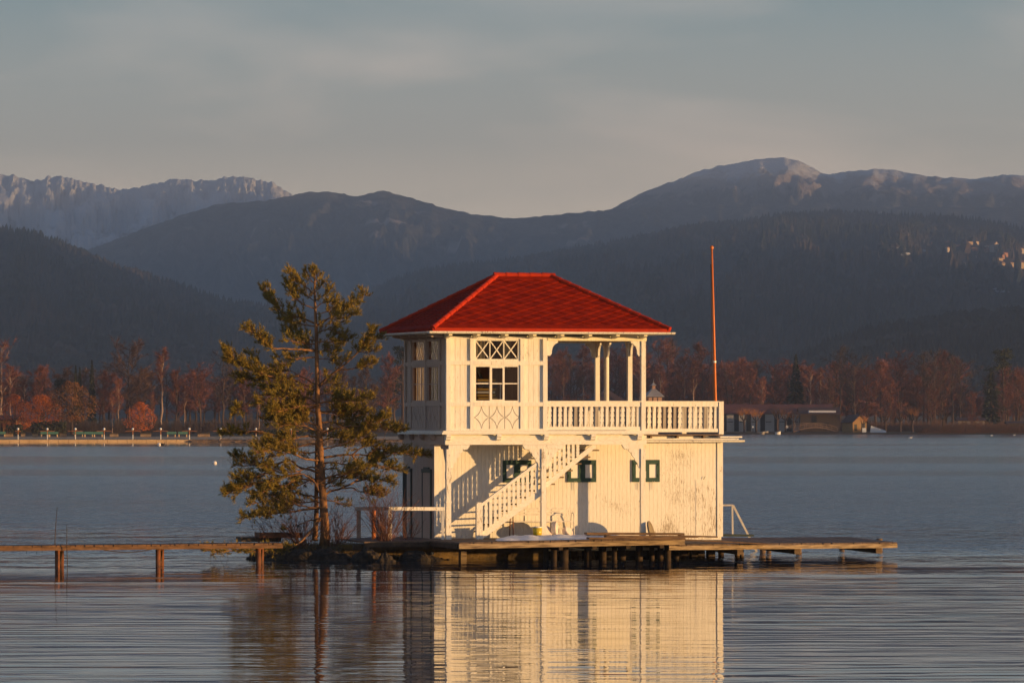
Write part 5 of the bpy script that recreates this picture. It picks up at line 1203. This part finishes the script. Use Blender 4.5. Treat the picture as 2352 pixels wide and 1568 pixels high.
# ------------------------------------------------------------------ buildings on the far shores
WALLP = mat("pale_wall", (.36, .33, .31), .8, col2=(.29, .27, .25), scale=.4); WALLY = mat("warm_wall", (.33, .19, .08), .8, col2=(.26, .15, .06), scale=.3); ROOFD = mat("dark_brown_roof", (.085, .045, .038), .8, col2=(.06, .035, .03), scale=.5)
ROOFR = mat("rust_roof", (.16, .055, .04), .8, col2=(.11, .04, .03), scale=.5); WIN = mat("dark_window", (.02, .022, .026), .5, spec=.15); SHEET = mat("grey_sheet_roof", (.30, .28, .27), .5, col2=(.22, .2, .2), scale=.8)
def gable(name, px0, px1, yt, ye, yb, Y, depth, wallm, roofm, label, cat, ridge_along=True, windows=(), rot=0.0, over=.35, group=None):
    """house from pixel extents: yt ridge, ye eave, yb base."""
    p0, p1 = at(px0, yb, Y), at(px1, yb, Y); wd = p1.x - p0.x; zb = p0.z; he = at(px0, ye, Y).z - zb; hr = at(px0, yt, Y).z - zb
    o = empty(name, ((p0.x + p1.x) / 2, Y, zb), rot, label, cat, group); h = wd / 2
    m = MB(); m.box(-h, h, 0, depth, -2.0, he)
    if not ridge_along: m.prism([(-h, he), (h, he), (0, hr - .05)], lambda a, b, d: (a, .0 + d, b), depth)
    m.build("wall", wallm, o)
    m = MB(); t = .12 * max(1, depth / 8); ov = over
    if ridge_along:
        dh = depth / 2; sl = (hr - he) / dh
        for sg in (-1, 1):
            m.prism([(dh + sg * (dh + ov), he - ov * sl), (dh, hr), (dh, hr + t), (dh + sg * (dh + ov), he - ov * sl + t)], lambda a, b, d: (-h - ov + d, a, b), 2 * h + 2 * ov)
    else:
        sl = (hr - he) / h
        for sg in (-1, 1):
            m.prism([(sg * (h + ov), he - ov * sl), (0, hr), (0, hr + t), (sg * (h + ov), he - ov * sl + t)], lambda a, b, d: (a, -ov * 1.2 + d, b), depth + 2 * ov)
    m.build("roof", roofm, o)
    for (a0, a1, b0, b1) in windows:
        m = MB(); m.box(lerp(-h, h, a0), lerp(-h, h, a1), -.06, -.012, he * b0, he * b1); m.build("window", WIN, o)
    return o
gable("long_boathouse", 1645, 1912, 929, 949, 991, 1125, 9, WALLP, ROOFR, "long two-storey boathouse with rust roof and pale walls on the right bank", "boathouse", True,
      [(x, x + .04, .02, .95) for x in (.05, .155, .26, .38, .50, .61, .72, .84)] + [(x + .045, x + .095, .52, .56) for x in (.05, .155, .26, .38, .50, .61, .72)])
gable("shed", 1838, 1928, 936, 950, 991, 1121, 6, mat("dark_timber_wall", (.06, .045, .04), .9), ROOFD, "dark timber shed behind the arched footbridge", "shed", True, [(.3, .42, .5, .9), (.62, .74, .1, .5)])
sn = MB(); p = at(1858, 946, 1117.5); sn.box(p.x, p.x + 6.0, 1117.2, 1120.5, p.z - .1, p.z + .35); tag(sn.build("snow", mat("blue_shade_snow", (.62, .62, .66), .7)), "strip of old snow on the dark shed roof", "snow", kind="stuff")
gable("chalet", 1955, 1994, 953, 968, 992, 1112, 4, WALLY, ROOFD, "small sunlit chalet with a steep gable on the right bank", "chalet", False, [(.12, .30, .15, .75), (.62, .72, .1, .85), (.80, .9, .1, .85)], R(32))
gable("kiosk", 799, 868, 969, 972, 994, 835, 5, WALLP, SHEET, "flat roofed pale kiosk on the shore right of the pine", "kiosk", True, [(.36, .5, .0, .8)])
gable("lake_house", -40, 36, 955, 964, 999, 815, 8, WALLY, ROOFD, "warm lit house behind the orange shrub at the left edge", "house", True, [(.55, .62, .2, .8), (.68, .75, .2, .8), (.86, .93, .2, .8)])
gable("boat_hut", 2315, 2400, 968, 972, 988, 1118, 5, mat("dark_hut_wall", (.07, .05, .045), .9), ROOFD, "dark low hut at the right edge behind the reeds", "hut", True, [(.2, .3, .2, .8)])
gable("white_hut", 2200, 2262, 960, 966, 984, 1150, 5, WALLP, ROOFD, "pale low hut between the trees of the right wood", "hut", True, [(.2, .35, .1, .8), (.6, .7, .1, .8)])
# big pyramid roof and pavilion behind the loggia
def pyramid(px, ytop, yeave, half_px, Y, yb, label, lantern):
    c = at(px, yb, Y); k = Y / F; h = half_px * k; he = (yb - yeave) * k; ht = (yb - ytop) * k
    o = empty("pavilion", c, R(12), label, "pavilion"); m = MB(); kx = .22 if lantern else .02
    m.add([(-h, -h, he), (h, -h, he), (h, h, he), (-h, h, he), (-h * kx, -h * kx, ht), (h * kx, -h * kx, ht), (h * kx, h * kx, ht), (-h * kx, h * kx, ht), (-h, -h, he - .12), (h, -h, he - .12), (h, h, he - .12), (-h, h, he - .12)],
          [(0, 1, 5, 4), (1, 2, 6, 5), (2, 3, 7, 6), (3, 0, 4, 7), (4, 5, 6, 7), (11, 10, 9, 8), (8, 9, 1, 0), (9, 10, 2, 1), (10, 11, 3, 2), (11, 8, 0, 3)])
    rf = m.build("roof", SHEET if lantern else ROOFD, o)
    for i in range(4 if lantern else 2):
        for j in range(4 if lantern else 2):
            if 0 < i < 3 and 0 < j < 3 and lantern: continue
            s = .82 * h; n = 3 if lantern else 1; x, y = lerp(-s, s, i / n), lerp(-s, s, j / n); m = MB(); m.box(x - .09, x + .09, y - .09, y + .09, -2.5, he - .12); m.build("post", TRK, o)
    if lantern:
        m = MB()
        for i in range(3):
            for sy in (-1, 1): m.box(lerp(-.8, .8, i / 3) * h + .12, lerp(-.8, .8, (i + 1) / 3) * h - .12, sy * .82 * h - .03, sy * .82 * h + .03, he - 1.15, he - .25)
        m.build("valance", mat("pink_boards", (.50, .30, .20), .8), o)
        l = MB(); l.box(-h * .17, h * .17, -h * .17, h * .17, ht + .0, ht + .75); lo = l.build("lantern", mat("lantern_wood", (.42, .24, .16), .8), rf)
        l = MB(); q = h * .30; z = ht + .751
        l.add([(-q, -q, z), (q, -q, z), (q, q, z), (-q, q, z), (0, 0, z + .75)], [(0, 1, 4), (1, 2, 4), (2, 3, 4), (3, 0, 4), (3, 2, 1, 0)]); l.build("lantern_roof", SHEET, rf)
        l = MB(); l.tube([(0, 0, z + .6), (0, 0, z + 1.4)], [.10, .02], 6); l.build("finial", SHEET, rf)
    return o
pyramid(1501, 893, 910, 21, 1115, 960, "grey sheet-roofed pavilion with lantern, just right of the loggia", True)
pyramid(1392, 893, 945, 72, 1140, 985, "broad dark pyramid roof seen through the open loggia", False)
# footbridge
def footbridge():
    Y = 1104; o = empty("footbridge", at(1873, 994, Y), 0, "arched timber footbridge with railings by the right bank", "bridge"); c = Vector(o.location); k = Y / F; n = 16; H = 12.5 * k; L0 = 50 * k
    def z(t): return (1 - (2 * t - 1) ** 2) * H * .8 + .25
    BW = mat("bridge_timber", (.24, .15, .11), .8)
    for dy, dx in ((0, 0), (1.8, -1.9)):
        m = MB()
        for i in range(n): m.beam((lerp(-L0, L0, i / n) + dx, dy, z(i / n) + .95), (lerp(-L0, L0, (i + 1) / n) + dx, dy, z((i + 1) / n) + .95), .08, .12); m.beam((lerp(-L0, L0, i / n) + dx, dy, z(i / n) + .5), (lerp(-L0, L0, (i + 1) / n) + dx, dy, z((i + 1) / n) + .5), .06, .07)
        for i in range(0, n + 1, 2): m.box(lerp(-L0, L0, i / n) + dx - .05, lerp(-L0, L0, i / n) + dx + .05, dy - .04, dy + .04, z(i / n), z(i / n) + .9)
        m.build("railing", BW, o)
    m = MB()
    for i in range(n): m.beam((lerp(-L0, L0, i / n), .9, z(i / n)), (lerp(-L0, L0, (i + 1) / n), .9, z((i + 1) / n)), 1.9, .22)
    m.build("arch_deck", BW, o)
    for x in (-L0, L0 * .97): m = MB(); m.box(x - .15, x + .15, 0, 1.8, -1.5, .5); m.build("pier", TRK, o)
footbridge()
dk2 = empty("dock", at(1850, 996.5, 1096), 0, "low timber dock along the right bank under the footbridge", "dock"); c = Vector(dk2.location)
m = MB(); m.box(at(1680, 996, 1096).x - c.x, at(2052, 996, 1096).x - c.x, -.6, 1.8, -.15, .02); m.build("deck_boards", WOODDARK, dk2)
for px in range(1690, 2060, 24): m = MB(); x = at(px, 996, 1096).x - c.x; m.tube([(x, -.4, -1.6), (x, -.4, .25)], .10, 6); m.build("pile", TRK, dk2)
for px, py, s, Y, lab in ((1729.5, 980, 4.2, 1108, "small white notice board left before the long boathouse"), (1808, 980, 5.0, 1108, "white notice board in front of the boathouse middle"), (1985, 988, 9, 1099, "large bright white panel on the dock beside the chalet")):
    p = at(px, py, Y); h = s * Y / F / 2; o = empty("notice_board", (p.x, Y, .4), 0, lab, "sign", "white boards on the right bank"); z = p.z - .4
    m = MB(); m.box(-h, h, -.06, .06, z - h, z + h * 1.2); m.build("panel", WHITE, o); m = MB(); m.box(-.07, .07, .07, .17, -.3, z + h); m.build("post", TRK, o)
def boat(px, py, wpx, Y, label, mt):
    p = at(px, py, Y); L_ = wpx * Y / F; o = empty("boat", (p.x, Y, .19), R(8), label, "boat", "boats moored at the right dock"); m = MB(); ns = 10; vs = []
    for i in range(ns + 1):
        t = i / ns; w_ = .62 * math.sin(math.pi * min(1, .18 + .82 * t * .99 if t < .5 else .18 + .82 * t)) ** .6 if 0 < t < 1 else (.45 if t == 0 else .04); x = (t - .5) * L_; sh = .45 + .25 * t * t
        vs += [(x, -w_, sh), (x, -w_ * .7, -.1), (x, w_ * .7, -.1), (x, w_, sh)]
    m.add(vs, [(i * 4 + j, i * 4 + j + 1, i * 4 + 5 + j, i * 4 + 4 + j) for i in range(ns) for j in range(3)] + [(0, 3, 2, 1), (ns * 4, ns * 4 + 1, ns * 4 + 2, ns * 4 + 3)]); m.build("hull", mt, o)
    m = MB(); m.box(-L_ * .1, L_ * .05, -.5, .5, .3, .36); m.build("thwart", WOOD, o)
boat(1751, 994, 10, 1090, "small pale rowing boat at the dock left of the white one", WALLP); boat(1787, 993, 12, 1090, "white rowing boat moored at the dock", WHITE); boat(1752, 987, 26, 1100, "longer covered grey boat lying behind the rowing boats", SHEET)
p = at(2015, 990, 1106); m = MB(); m.add([(-1.6, -.8, -.6), (2.0, -.8, -.6), (2.0, 1, -.6), (-1.6, 1, -.6), (-1.4, 0, 1.15), (1.9, 0, .05)], [(0, 1, 5, 4), (1, 2, 5), (2, 3, 4, 5), (3, 0, 4), (3, 2, 1, 0)])
o = m.build("tent", mat("grey_canvas", (.5, .5, .5), .8)); o.location = (p.x, p.y, .9); tag(o, "pale grey canvas wedge lying on the bank right of the chalet", "tent")
# buoys and birds
BUOY = mat("white_buoy", (.8, .72, .65), .4)
for px, py, r, lab in ((365.5, 1025, .24, "white round buoy near the left quay beside a dark bird"), (493, 1070.5, .19, "white and brown round buoy alone on the open water left of the pine")):
    p = atz(px, py, 0); o = empty("buoy", (p.x, p.y, WL + r * .45), 0, lab, "buoy", "round buoys on the lake"); m = MB(); m.ball((0, 0, 0), r, 16, 10); m.build("float", BUOY, o, True); m = MB(); m.lathe([(.03, r * .9), (.045, r * 1.05), (.02, r * 1.2)], (0, 0, 0), 8); m.build("eye", RUST, o)
def bird(px, py, s, mt, label, cat):
    p = atz(px, py, 0); m = MB(); 
    prof = [(0, -.5, .02), (.05, -.42, .12), (.09, -.15, .2), (.09, .15, .19), (.06, .38, .12), (.1, .46, .07), (.28, .5, .05), (.40, .52, .045), (.46, .56, .06), (.44, .68, .02)]
    m.tube([(x * s, 0, z * s + .02) for z, x, _ in prof], [r * s for *_, r in prof], 8); o = m.build("bird", mt, None, True); o.location = (p.x, p.y, WL); tag(o, label, cat)
bird(371.5, 1024, .75, mat("dark_feathers", (.03, .025, .022), .7), "dark long-necked water bird right beside the white buoy", "bird")
bird(2277, 1002.5, .5, WHITE, "tiny white water bird, left of two near the right reeds", "bird"); bird(2329, 1001.5, .5, WHITE, "tiny white water bird nearest the right edge", "bird"); bird(2091, 1008, .6, BUOY, "small tan water bird swimming before the reed bed", "bird")

# ------------------------------------------------------------------ hills and mountains
def mountain_mat(name, forest, forest2, rock, snow=None, sc=.004):
    m = bpy.data.materials.new(name); m.use_nodes = True; nt = m.node_tree; N = nt.nodes; L = nt.links; b = N["Principled BSDF"]; b.inputs["Roughness"].default_value = .95; b.inputs["Specular IOR Level"].default_value = .05
    tc = N.new("ShaderNodeTexCoord"); sx = N.new("ShaderNodeSeparateXYZ"); L.new(tc.outputs["Object"], sx.inputs[0])
    def nz(scale, det=8, st=(1, 1, 1), ro=.6):
        mp = N.new("ShaderNodeMapping"); mp.inputs["Scale"].default_value = st; L.new(tc.outputs["Object"], mp.inputs[0]); n = N.new("ShaderNodeTexNoise"); n.inputs["Scale"].default_value = scale; n.inputs["Detail"].default_value = det; n.inputs["Roughness"].default_value = ro; L.new(mp.outputs[0], n.inputs["Vector"]); return n.outputs["Fac"]
    def rg(x, a, bb): n = N.new("ShaderNodeMapRange"); n.inputs[1].default_value = a; n.inputs[2].default_value = bb; L.new(x, n.inputs[0]); return n.outputs[0]
    def mx(f, a, c):
        n = N.new("ShaderNodeMix"); n.data_type = 'RGBA'; L.new(f, n.inputs[0])
        for i, x in ((6, a), (7, c)):
            if isinstance(x, tuple): n.inputs[i].default_value = (*x, 1)
            else: L.new(x, n.inputs[i])
        return n.outputs[2]
    col = mx(rg(nz(sc * 4), .40, .62), forest, forest2)
    col = mx(rg(nz(sc * 1.3, 10), .60, .68), col, rock)
    if snow:
        z0, z1, amt = snow
        a = N.new("ShaderNodeMath"); a.operation = 'MULTIPLY_ADD'; a.inputs[1].default_value = amt; L.new(nz(sc * 2.2, 12, (1, .6, .55), .72), a.inputs[0]); L.new(rg(sx.outputs[2], z0, z1), a.inputs[2])
        col = mx(rg(a.outputs[0], .30 + amt * .5, .42 + amt * .5), col, rock)
        col = mx(rg(a.outputs[0], .55 + amt * .5, .75 + amt * .5), col, (.74, .74, .76))
    L.new(col, b.inputs["Base Color"])
    bp = N.new("ShaderNodeBump"); bp.inputs["Strength"].default_value = .8; bp.inputs["Distance"].default_value = 22; L.new(nz(sc * 5, 8), bp.inputs["Height"]); L.new(bp.outputs[0], b.inputs["Normal"])
    return m
class Hill:
    def __init__(s, name, pts, Yr, df, db, mt, label, amp=.05, ridge=1.2, seed=0, px0=-330, px1=2680, nx=260, ny=46, pw=1.0, skyn=0.0, fine=0.0):
        s.pts, s.Yr, s.df, s.amp, s.seed, s.pw, s.skyn, s.fine = pts, Yr, df, amp, seed, pw, skyn, fine
        m = MB(); vs = []; rows = [(-1 + 2 * j / ny) for j in range(ny + 1)]
        for q in rows:
            for i in range(nx + 1):
                px = lerp(px0, px1, i / nx); vs.append(s.pt(px, -q) if q <= 0 else s.back(px, q, db))
        m.add(vs, [(j * (nx + 1) + i, j * (nx + 1) + i + 1, (j + 1) * (nx + 1) + i + 1, (j + 1) * (nx + 1) + i) for j in range(ny) for i in range(nx)])
        s.o = tag(m.build(name, mt, None, True), label, name, kind="structure")
    def zr(s, px):
        y = interp(s.pts, px) + s.skyn * noise.fractal((px * .05, s.seed, 0), .8, 2.2, 5)
        return at(px, y, s.Yr).z
    def pt(s, px, t):
        Y = s.Yr - s.df * t; zr = s.zr(px); z = zr * (1 - t) ** s.pw
        g = noise.ridged_multi_fractal((px * .009 + s.seed + .5 * t, t * 4.2 + px * .002, s.seed * .7), 1.0, 2.1, 6, 1.0, 2.0) - 1.05
        z += s.amp * zr * g * math.sin(math.pi * min(1, t * 1.15)) if t < .87 else 0
        if s.fine: z += s.fine * (noise.ridged_multi_fractal((px * .028 + t * 3 + s.seed, t * (24 if s.fine > 45 else 15) - px * .012, s.seed * .3), .9, 2.1, 7, 1.0, 2.0) - 1.25) * min(1, t * (14 if s.fine > 45 else 6)) * (1 - t)
        z = min(z, zr * (1 - .72 * t)) if t < .9 else z
        X = (px - CX) / F * Y; return Vector((X, Y, max(z, -3) - 2 * t))
    def back(s, px, q, db): Y = s.Yr + db * q; return Vector(((px - CX) / F * Y, Y, s.zr(px) * (1 - q) - 2 * q))
    def find(s, px, py):
        for i in range(400):
            t = .96 * (1 - i / 400); p = s.pt(px, t); y = CY - F * ((p.z - CAMZ) * math.cos(PITCH) - p.y * math.sin(PITCH)) / (p.y * math.cos(PITCH) + (p.z - CAMZ) * math.sin(PITCH))
            if y <= py: return p
        return p
SNOWY = [(-1500, 470), (-1100, 425), (-800, 460), (-330, 430), (-120, 398), (0, 402), (40, 406), (75, 414), (135, 405), (150, 407), (210, 422), (285, 437), (340, 425), (400, 410), (440, 414), (480, 414), (530, 406), (575, 407), (620, 418), (672, 448), (760, 500), (900, 560), (1300, 640), (2680, 700)]
MIDL = [(-1500, 640), (-900, 690), (-330, 700), (60, 640), (200, 575), (330, 525), (430, 490), (500, 468), (600, 462), (672, 449), (710, 440), (760, 441), (820, 451), (880, 438), (930, 450), (1000, 472), (1080, 491), (1170, 501), (1230, 498), (1320, 489), (1400, 482), (1600, 470), (2680, 480)]
PEAK = [(-330, 760), (900, 640), (1230, 520), (1400, 482), (1480, 440), (1550, 415), (1620, 388), (1690, 375), (1740, 366), (1800, 362), (1840, 370), (1893, 401), (1960, 393), (2010, 388), (2060, 391), (2130, 405), (2240, 411), (2300, 402), (2352, 403), (2680, 430)]
HILLR = [(-330, 900), (500, 850), (700, 760), (840, 690), (900, 660), (990, 633), (1150, 618), (1200, 606), (1300, 590), (1440, 568), (1500, 551), (1600, 531), (1720, 522), (1800, 509), (1900, 503), (2000, 506), (2100, 512), (2200, 516), (2300, 531), (2358, 546), (2400, 600), (2450, 720), (2680, 860)]
HILLL = [(-1500, 640), (-1000, 560), (-600, 530), (-330, 520), (0, 541), (50, 548), (100, 560), (180, 590), (260, 625), (330, 645), (420, 675), (500, 705), (560, 716), (640, 730), (800, 775), (1000, 850), (2680, 940)]
FOOT = [(-330, 950), (1500, 930), (1800, 850), (1930, 795), (2050, 762), (2200, 738), (2352, 726), (2680, 720)]
Hill("mountain", SNOWY, 11200, 1350, 700, mountain_mat("snowy_mountain", (.05, .05, .045), (.08, .075, .07), (.13, .105, .09), (215, 455, 2.2), .006), "far left snow-streaked rocky mountain chain", .26, seed=3, skyn=7, pw=.9, nx=900, ny=150, px0=-1500, px1=900, fine=50)
Hill("mountain", MIDL, 9600, 2100, 1000, mountain_mat("wooded_mountain", (.018, .022, .018), (.13, .12, .10), (.42, .34, .29), None, .009), "middle dark wooded mountain ridge left of the saddle", .20, seed=8, skyn=3.5, px0=-1500, nx=560, ny=90, fine=30)
Hill("mountain", PEAK, 10600, 2500, 1000, mountain_mat("peak_mountain", (.018, .022, .018), (.15, .14, .12), (.42, .34, .29), (415, 555, 1.1), .011), "right hand mountain with a snow-dusted summit", .20, seed=14, skyn=3.5, nx=420, ny=90, fine=30)
hl = Hill("hill", HILLL, 5600, 2600, 900, mountain_mat("left_hill_forest", (.022, .026, .020), (.05, .036, .028), (.06, .045, .03), None, .01), "left wooded foothill", .10, seed=21, px0=-1500, nx=360, ny=40, pw=.9)
hr_ = Hill("hill", HILLR, 7200, 4000, 1200, mountain_mat("right_hill_forest", (.022, .026, .020), (.05, .036, .028), (.06, .05, .035), None, .008), "right wooded foothill with a village", .10, seed=27, ny=50, pw=.9)
hf = Hill("hill", FOOT, 3300, 900, 500, mountain_mat("foot_hill_forest", (.020, .024, .018), (.035, .03, .024), (.04, .035, .03), None, .012), "dark low foothill behind the right wood", .08, seed=33, ny=24)
CLEAR = []; HOUSES = []
# village on the right hill
VW = mat("cream_house_wall", (.52, .37, .22), .8); VW2 = mat("white_house_wall", (.62, .50, .38), .8); VR = mat("brown_house_roof", (.16, .075, .05), .8); VT = mat("timber_house_wall", (.46, .23, .13), .8)
def vhouse(cx, cy, wpx, hpx, wm, rm, label, along=True, wins=()):
    px, py = 2067.2 + cx * .1282, 516.8 + cy * .1282; w2 = wpx * .1282 / 2; h2 = hpx * .1282
    p = hr_.find(px, py + h2 * .5); Y = p.y - 3
    CLEAR.append((px - w2 - 1, px + w2 + 1, py + h2 * .38, Y + 60)); HOUSES.append((p.x, Y, p.z, w2 * Y / F))
    gable("village_house", px - w2, px + w2, py - h2 * .5, py - h2 * (.15 if not along else .25), py + h2 * .55, Y, max(5, w2 * .9), wm, rm, label, "house", along, wins, R(40), .8, "houses of the hillside village")
G5 = [(x, x + .1, y, y + .16) for y in (.08, .38, .68) for x in (.08, .27, .46, .65, .84)]
for a in (
 (570, 325, 66, 66, VT, VR, "farthest left brown house of the hillside village"), (857, 305, 90, 80, VT, VR, "brown gabled house second from left in the village", False), (872, 415, 60, 70, VW2, VR, "small pale house below the brown gabled house"),
 (1040, 365, 190, 55, VT, VR, "long low rust-roofed house in the left of the village"), (1265, 305, 120, 34, VW, VR, "long low cream building, left half of a pair"), (1380, 303, 105, 38, VW2, VR, "long low cream building, right half of a pair"), (1340, 412, 140, 36, VT, VR, "dim brown house below the long cream pair"),
 (1580, 378, 50, 60, VW2, VR, "small white house behind the brown chalet"), (1560, 440, 112, 95, VT, VR, "brown gabled chalet left of the big white house", False, [(.15, .25, .2, .7), (.45, .55, .2, .7), (.75, .85, .2, .7)]), (1728, 370, 128, 160, VW2, VR, "big white four-storey gabled house, tallest of the village", False, G5),
 (1900, 508, 100, 64, VT, VR, "tan house below and right of the big white house"), (1856, 545, 64, 66, VT, VR, "small brown gabled house below the tan house", False), (1812, 597, 105, 26, VW, VR, "flat cream house under the small brown gable"), (1365, 560, 36, 36, VW, VR, "tiny lit house low in the village middle"),
 (1168, 678, 50, 42, VW, VR, "lone small orange house lowest on the slope"), (1856, 692, 80, 88, VW, VR, "square cream house at the lower edge of the village", True, [(.2, .32, .5, .8), (.6, .72, .5, .8)]), (1990, 685, 152, 76, VW, VR, "long cream house with four windows beside the square one", True, [(.2, .26, .5, .85), (.42, .48, .5, .85), (.6, .66, .5, .85), (.8, .86, .5, .85)]),
 (2195, 440, 95, 84, VW2, VR, "white house at the right edge high in the village"), (2205, 690, 90, 110, VW, VR, "cream house cut by the right edge low in the village")): vhouse(*a)
# woods on the hills: one mass each
def woods(hill, n, px0, px1, h, seed, label, mt, tmax=.9, tpow=1.6, keep=None):
    r = random.Random(seed); V = []; Fc = []
    for i in range(n):
        px = r.uniform(px0, px1); t = r.random() ** tpow * tmax
        if keep and not keep(px): continue
        p = hill.pt(px, t)
        if any(x0 < px < x1 and p.y < yy + 30 and CY - F * ((p.z + 19 - CAMZ) * math.cos(PITCH) - p.y * math.sin(PITCH)) / p.y < yb for x0, x1, yb, yy in CLEAR): continue
        if any(0 < (p.x - hx) * .9397 - (p.y - hy) * .342 < 650 and abs((p.x - hx) * .342 + (p.y - hy) * .9397) < hwid + 6 and p.z + h > hz_ + 1 + .028 * ((p.x - hx) * .9397 - (p.y - hy) * .342) for hx, hy, hz_, hwid in HOUSES): continue
        hh = h * r.uniform(.55, 1.25); rd = noise.noise((p.x * .006, p.y * .006, seed)) > .05; hh *= .8 if rd else 1; w_ = hh * (r.uniform(.32, .46) if rd else r.uniform(.20, .32)); o = len(V); a0 = r.uniform(0, 2)
        for k in range(5): a = a0 + k * 1.2566; V.append((p.x + w_ * math.cos(a), p.y + w_ * math.sin(a), p.z - h * .15))
        for k in range(5): a = a0 + .5 + k * 1.2566; q = w_ * (.95 if rd else .6); V.append((p.x + q * math.cos(a), p.y + q * math.sin(a), p.z + hh * (.62 if rd else .45)))
        V.append((p.x + r.uniform(-.5, .5), p.y, p.z + hh))
        for k in range(5): Fc.append((o + k, o + (k + 1) % 5, o + 5 + (k + 1) % 5, o + 5 + k)); Fc.append((o + 5 + k, o + 5 + (k + 1) % 5, o + 10))
    m = MB(); m.v = V; m.f = Fc; tag(m.build("forest", mt), label, "forest", kind="stuff")
FORM = mat("hill_forest", (.016, .021, .014), .95, col2=(.10, .066, .05), scale=.007, detail=12, lo=.46, hi=.70)
woods(hr_, 15000, 560, 2400, 15, 51, "dense conifer wood covering the right foothill", FORM)
woods(hl, 11000, -480, 1000, 13, 52, "dense conifer wood covering the left foothill", FORM)
woods(hf, 2600, 1700, 2480, 9, 53, "dark wood on the low foothill behind the right bank", FORM)
snowm = mat("meadow_snow", (.55, .55, .58), .9, col2=(.3, .3, .28), scale=.05)
for cx, cy, wd, hd_, lab in ((100, 650, 180, 60, "snowy meadow left of the village"), (60, 540, 260, 40, "snowy strip above the left meadow"), (430, 575, 140, 30, "small snowy clearing left of the village"), (1670, 1275, 150, 40, "snowy clearing low on the right slope"), (1850, 1325, 300, 40, "long snowy strip low on the right slope")):
    m = MB(); n = 8; pts = []
    px, py = 2067.2 + cx * .1282, 516.8 + cy * .1282; w2, h2 = wd * .1282 / 2, hd_ * .1282 / 2
    for i in range(14):
        a = i / 14 * 6.283; k = 1 + .3 * noise.noise((i * 2.2, cx, 0)); q = hr_.find(px + w2 * k * math.cos(a), py + h2 * k * math.sin(a)); pts.append(q + Vector((0, -6, 7)))
    ctr = sum(pts, Vector()) / 14; m.add(pts + [ctr], [(i, (i + 1) % 14, 14) for i in range(14)]); tag(m.build("snow_field", snowm), lab, "snow field", kind="structure")
# ridge added on the right, out of frame, to keep evening sun off the valley
def shade_ridge():
    m = MB(); n = 150; vs = []
    for j in range(n + 1):
        Y = 1750 + (11300 - 1750) * j / n; e = min(1, j / 8)
        hc = Y * (SHADE_RIDGE if Y < 7000 else lerp(SHADE_RIDGE, .030, min(1, (Y - 7000) / 2300))) * (1 + .08 * noise.fractal((Y * .0012, 4, 0), 1, 2, 5)) * e
        hc -= (hc - 98) * min(1, max(0, 2.6 - abs(Y - 5750) / 330)) if DIP else 0  # dip shaped so sun still reaches the village
        hc = min(hc, 575)
        for k, fx, fh in ((0, .122, 0), (1, .138, .5), (2, .155, 1), (3, .172, .55), (4, .192, 0)): vs.append((Y * fx, Y + 0, hc * fh + (noise.noise((Y * .004, k, 1)) * 20 if 0 < fh < 1 else 0)))
    m.add(vs, [(j * 5 + i, j * 5 + i + 1, j * 5 + 6 + i, j * 5 + 5 + i) for j in range(n) for i in range(4)])
    tag(m.build("mountain", bpy.data.materials["wooded_mountain"], None, True), "unseen wooded ridge added on the right to shade the valley", "mountain", kind="structure")
SHADE_RIDGE, DIP = .054, True
shade_ridge()
# haze
hz = MB(); hz.box(-3550, 3300, -120, 12600, -6, 600); ho = hz.build("haze", bpy.data.materials.new("evening_haze")); tag(ho, "thin evening haze in the valley", "haze", kind="stuff")
hm = ho.data.materials[0]; hm.use_nodes = True; nt = hm.node_tree; nt.nodes.remove(nt.nodes["Principled BSDF"]); pv = nt.nodes.new("ShaderNodeVolumePrincipled")
pv.inputs["Color"].default_value = (.90, .92, .98, 1); pv.inputs["Density"].default_value = 1.28e-4; pv.inputs["Anisotropy"].default_value = .66
nt.links.new(pv.outputs[0], nt.nodes["Material Output"].inputs["Volume"])
for nm in [x.name for x in bpy.data.objects if x.parent is None and x.type == 'EMPTY' and not x.get("label")]:
    for ch in list(bpy.data.objects[nm].children): bpy.data.objects.remove(ch)
    bpy.data.objects.remove(bpy.data.objects[nm])
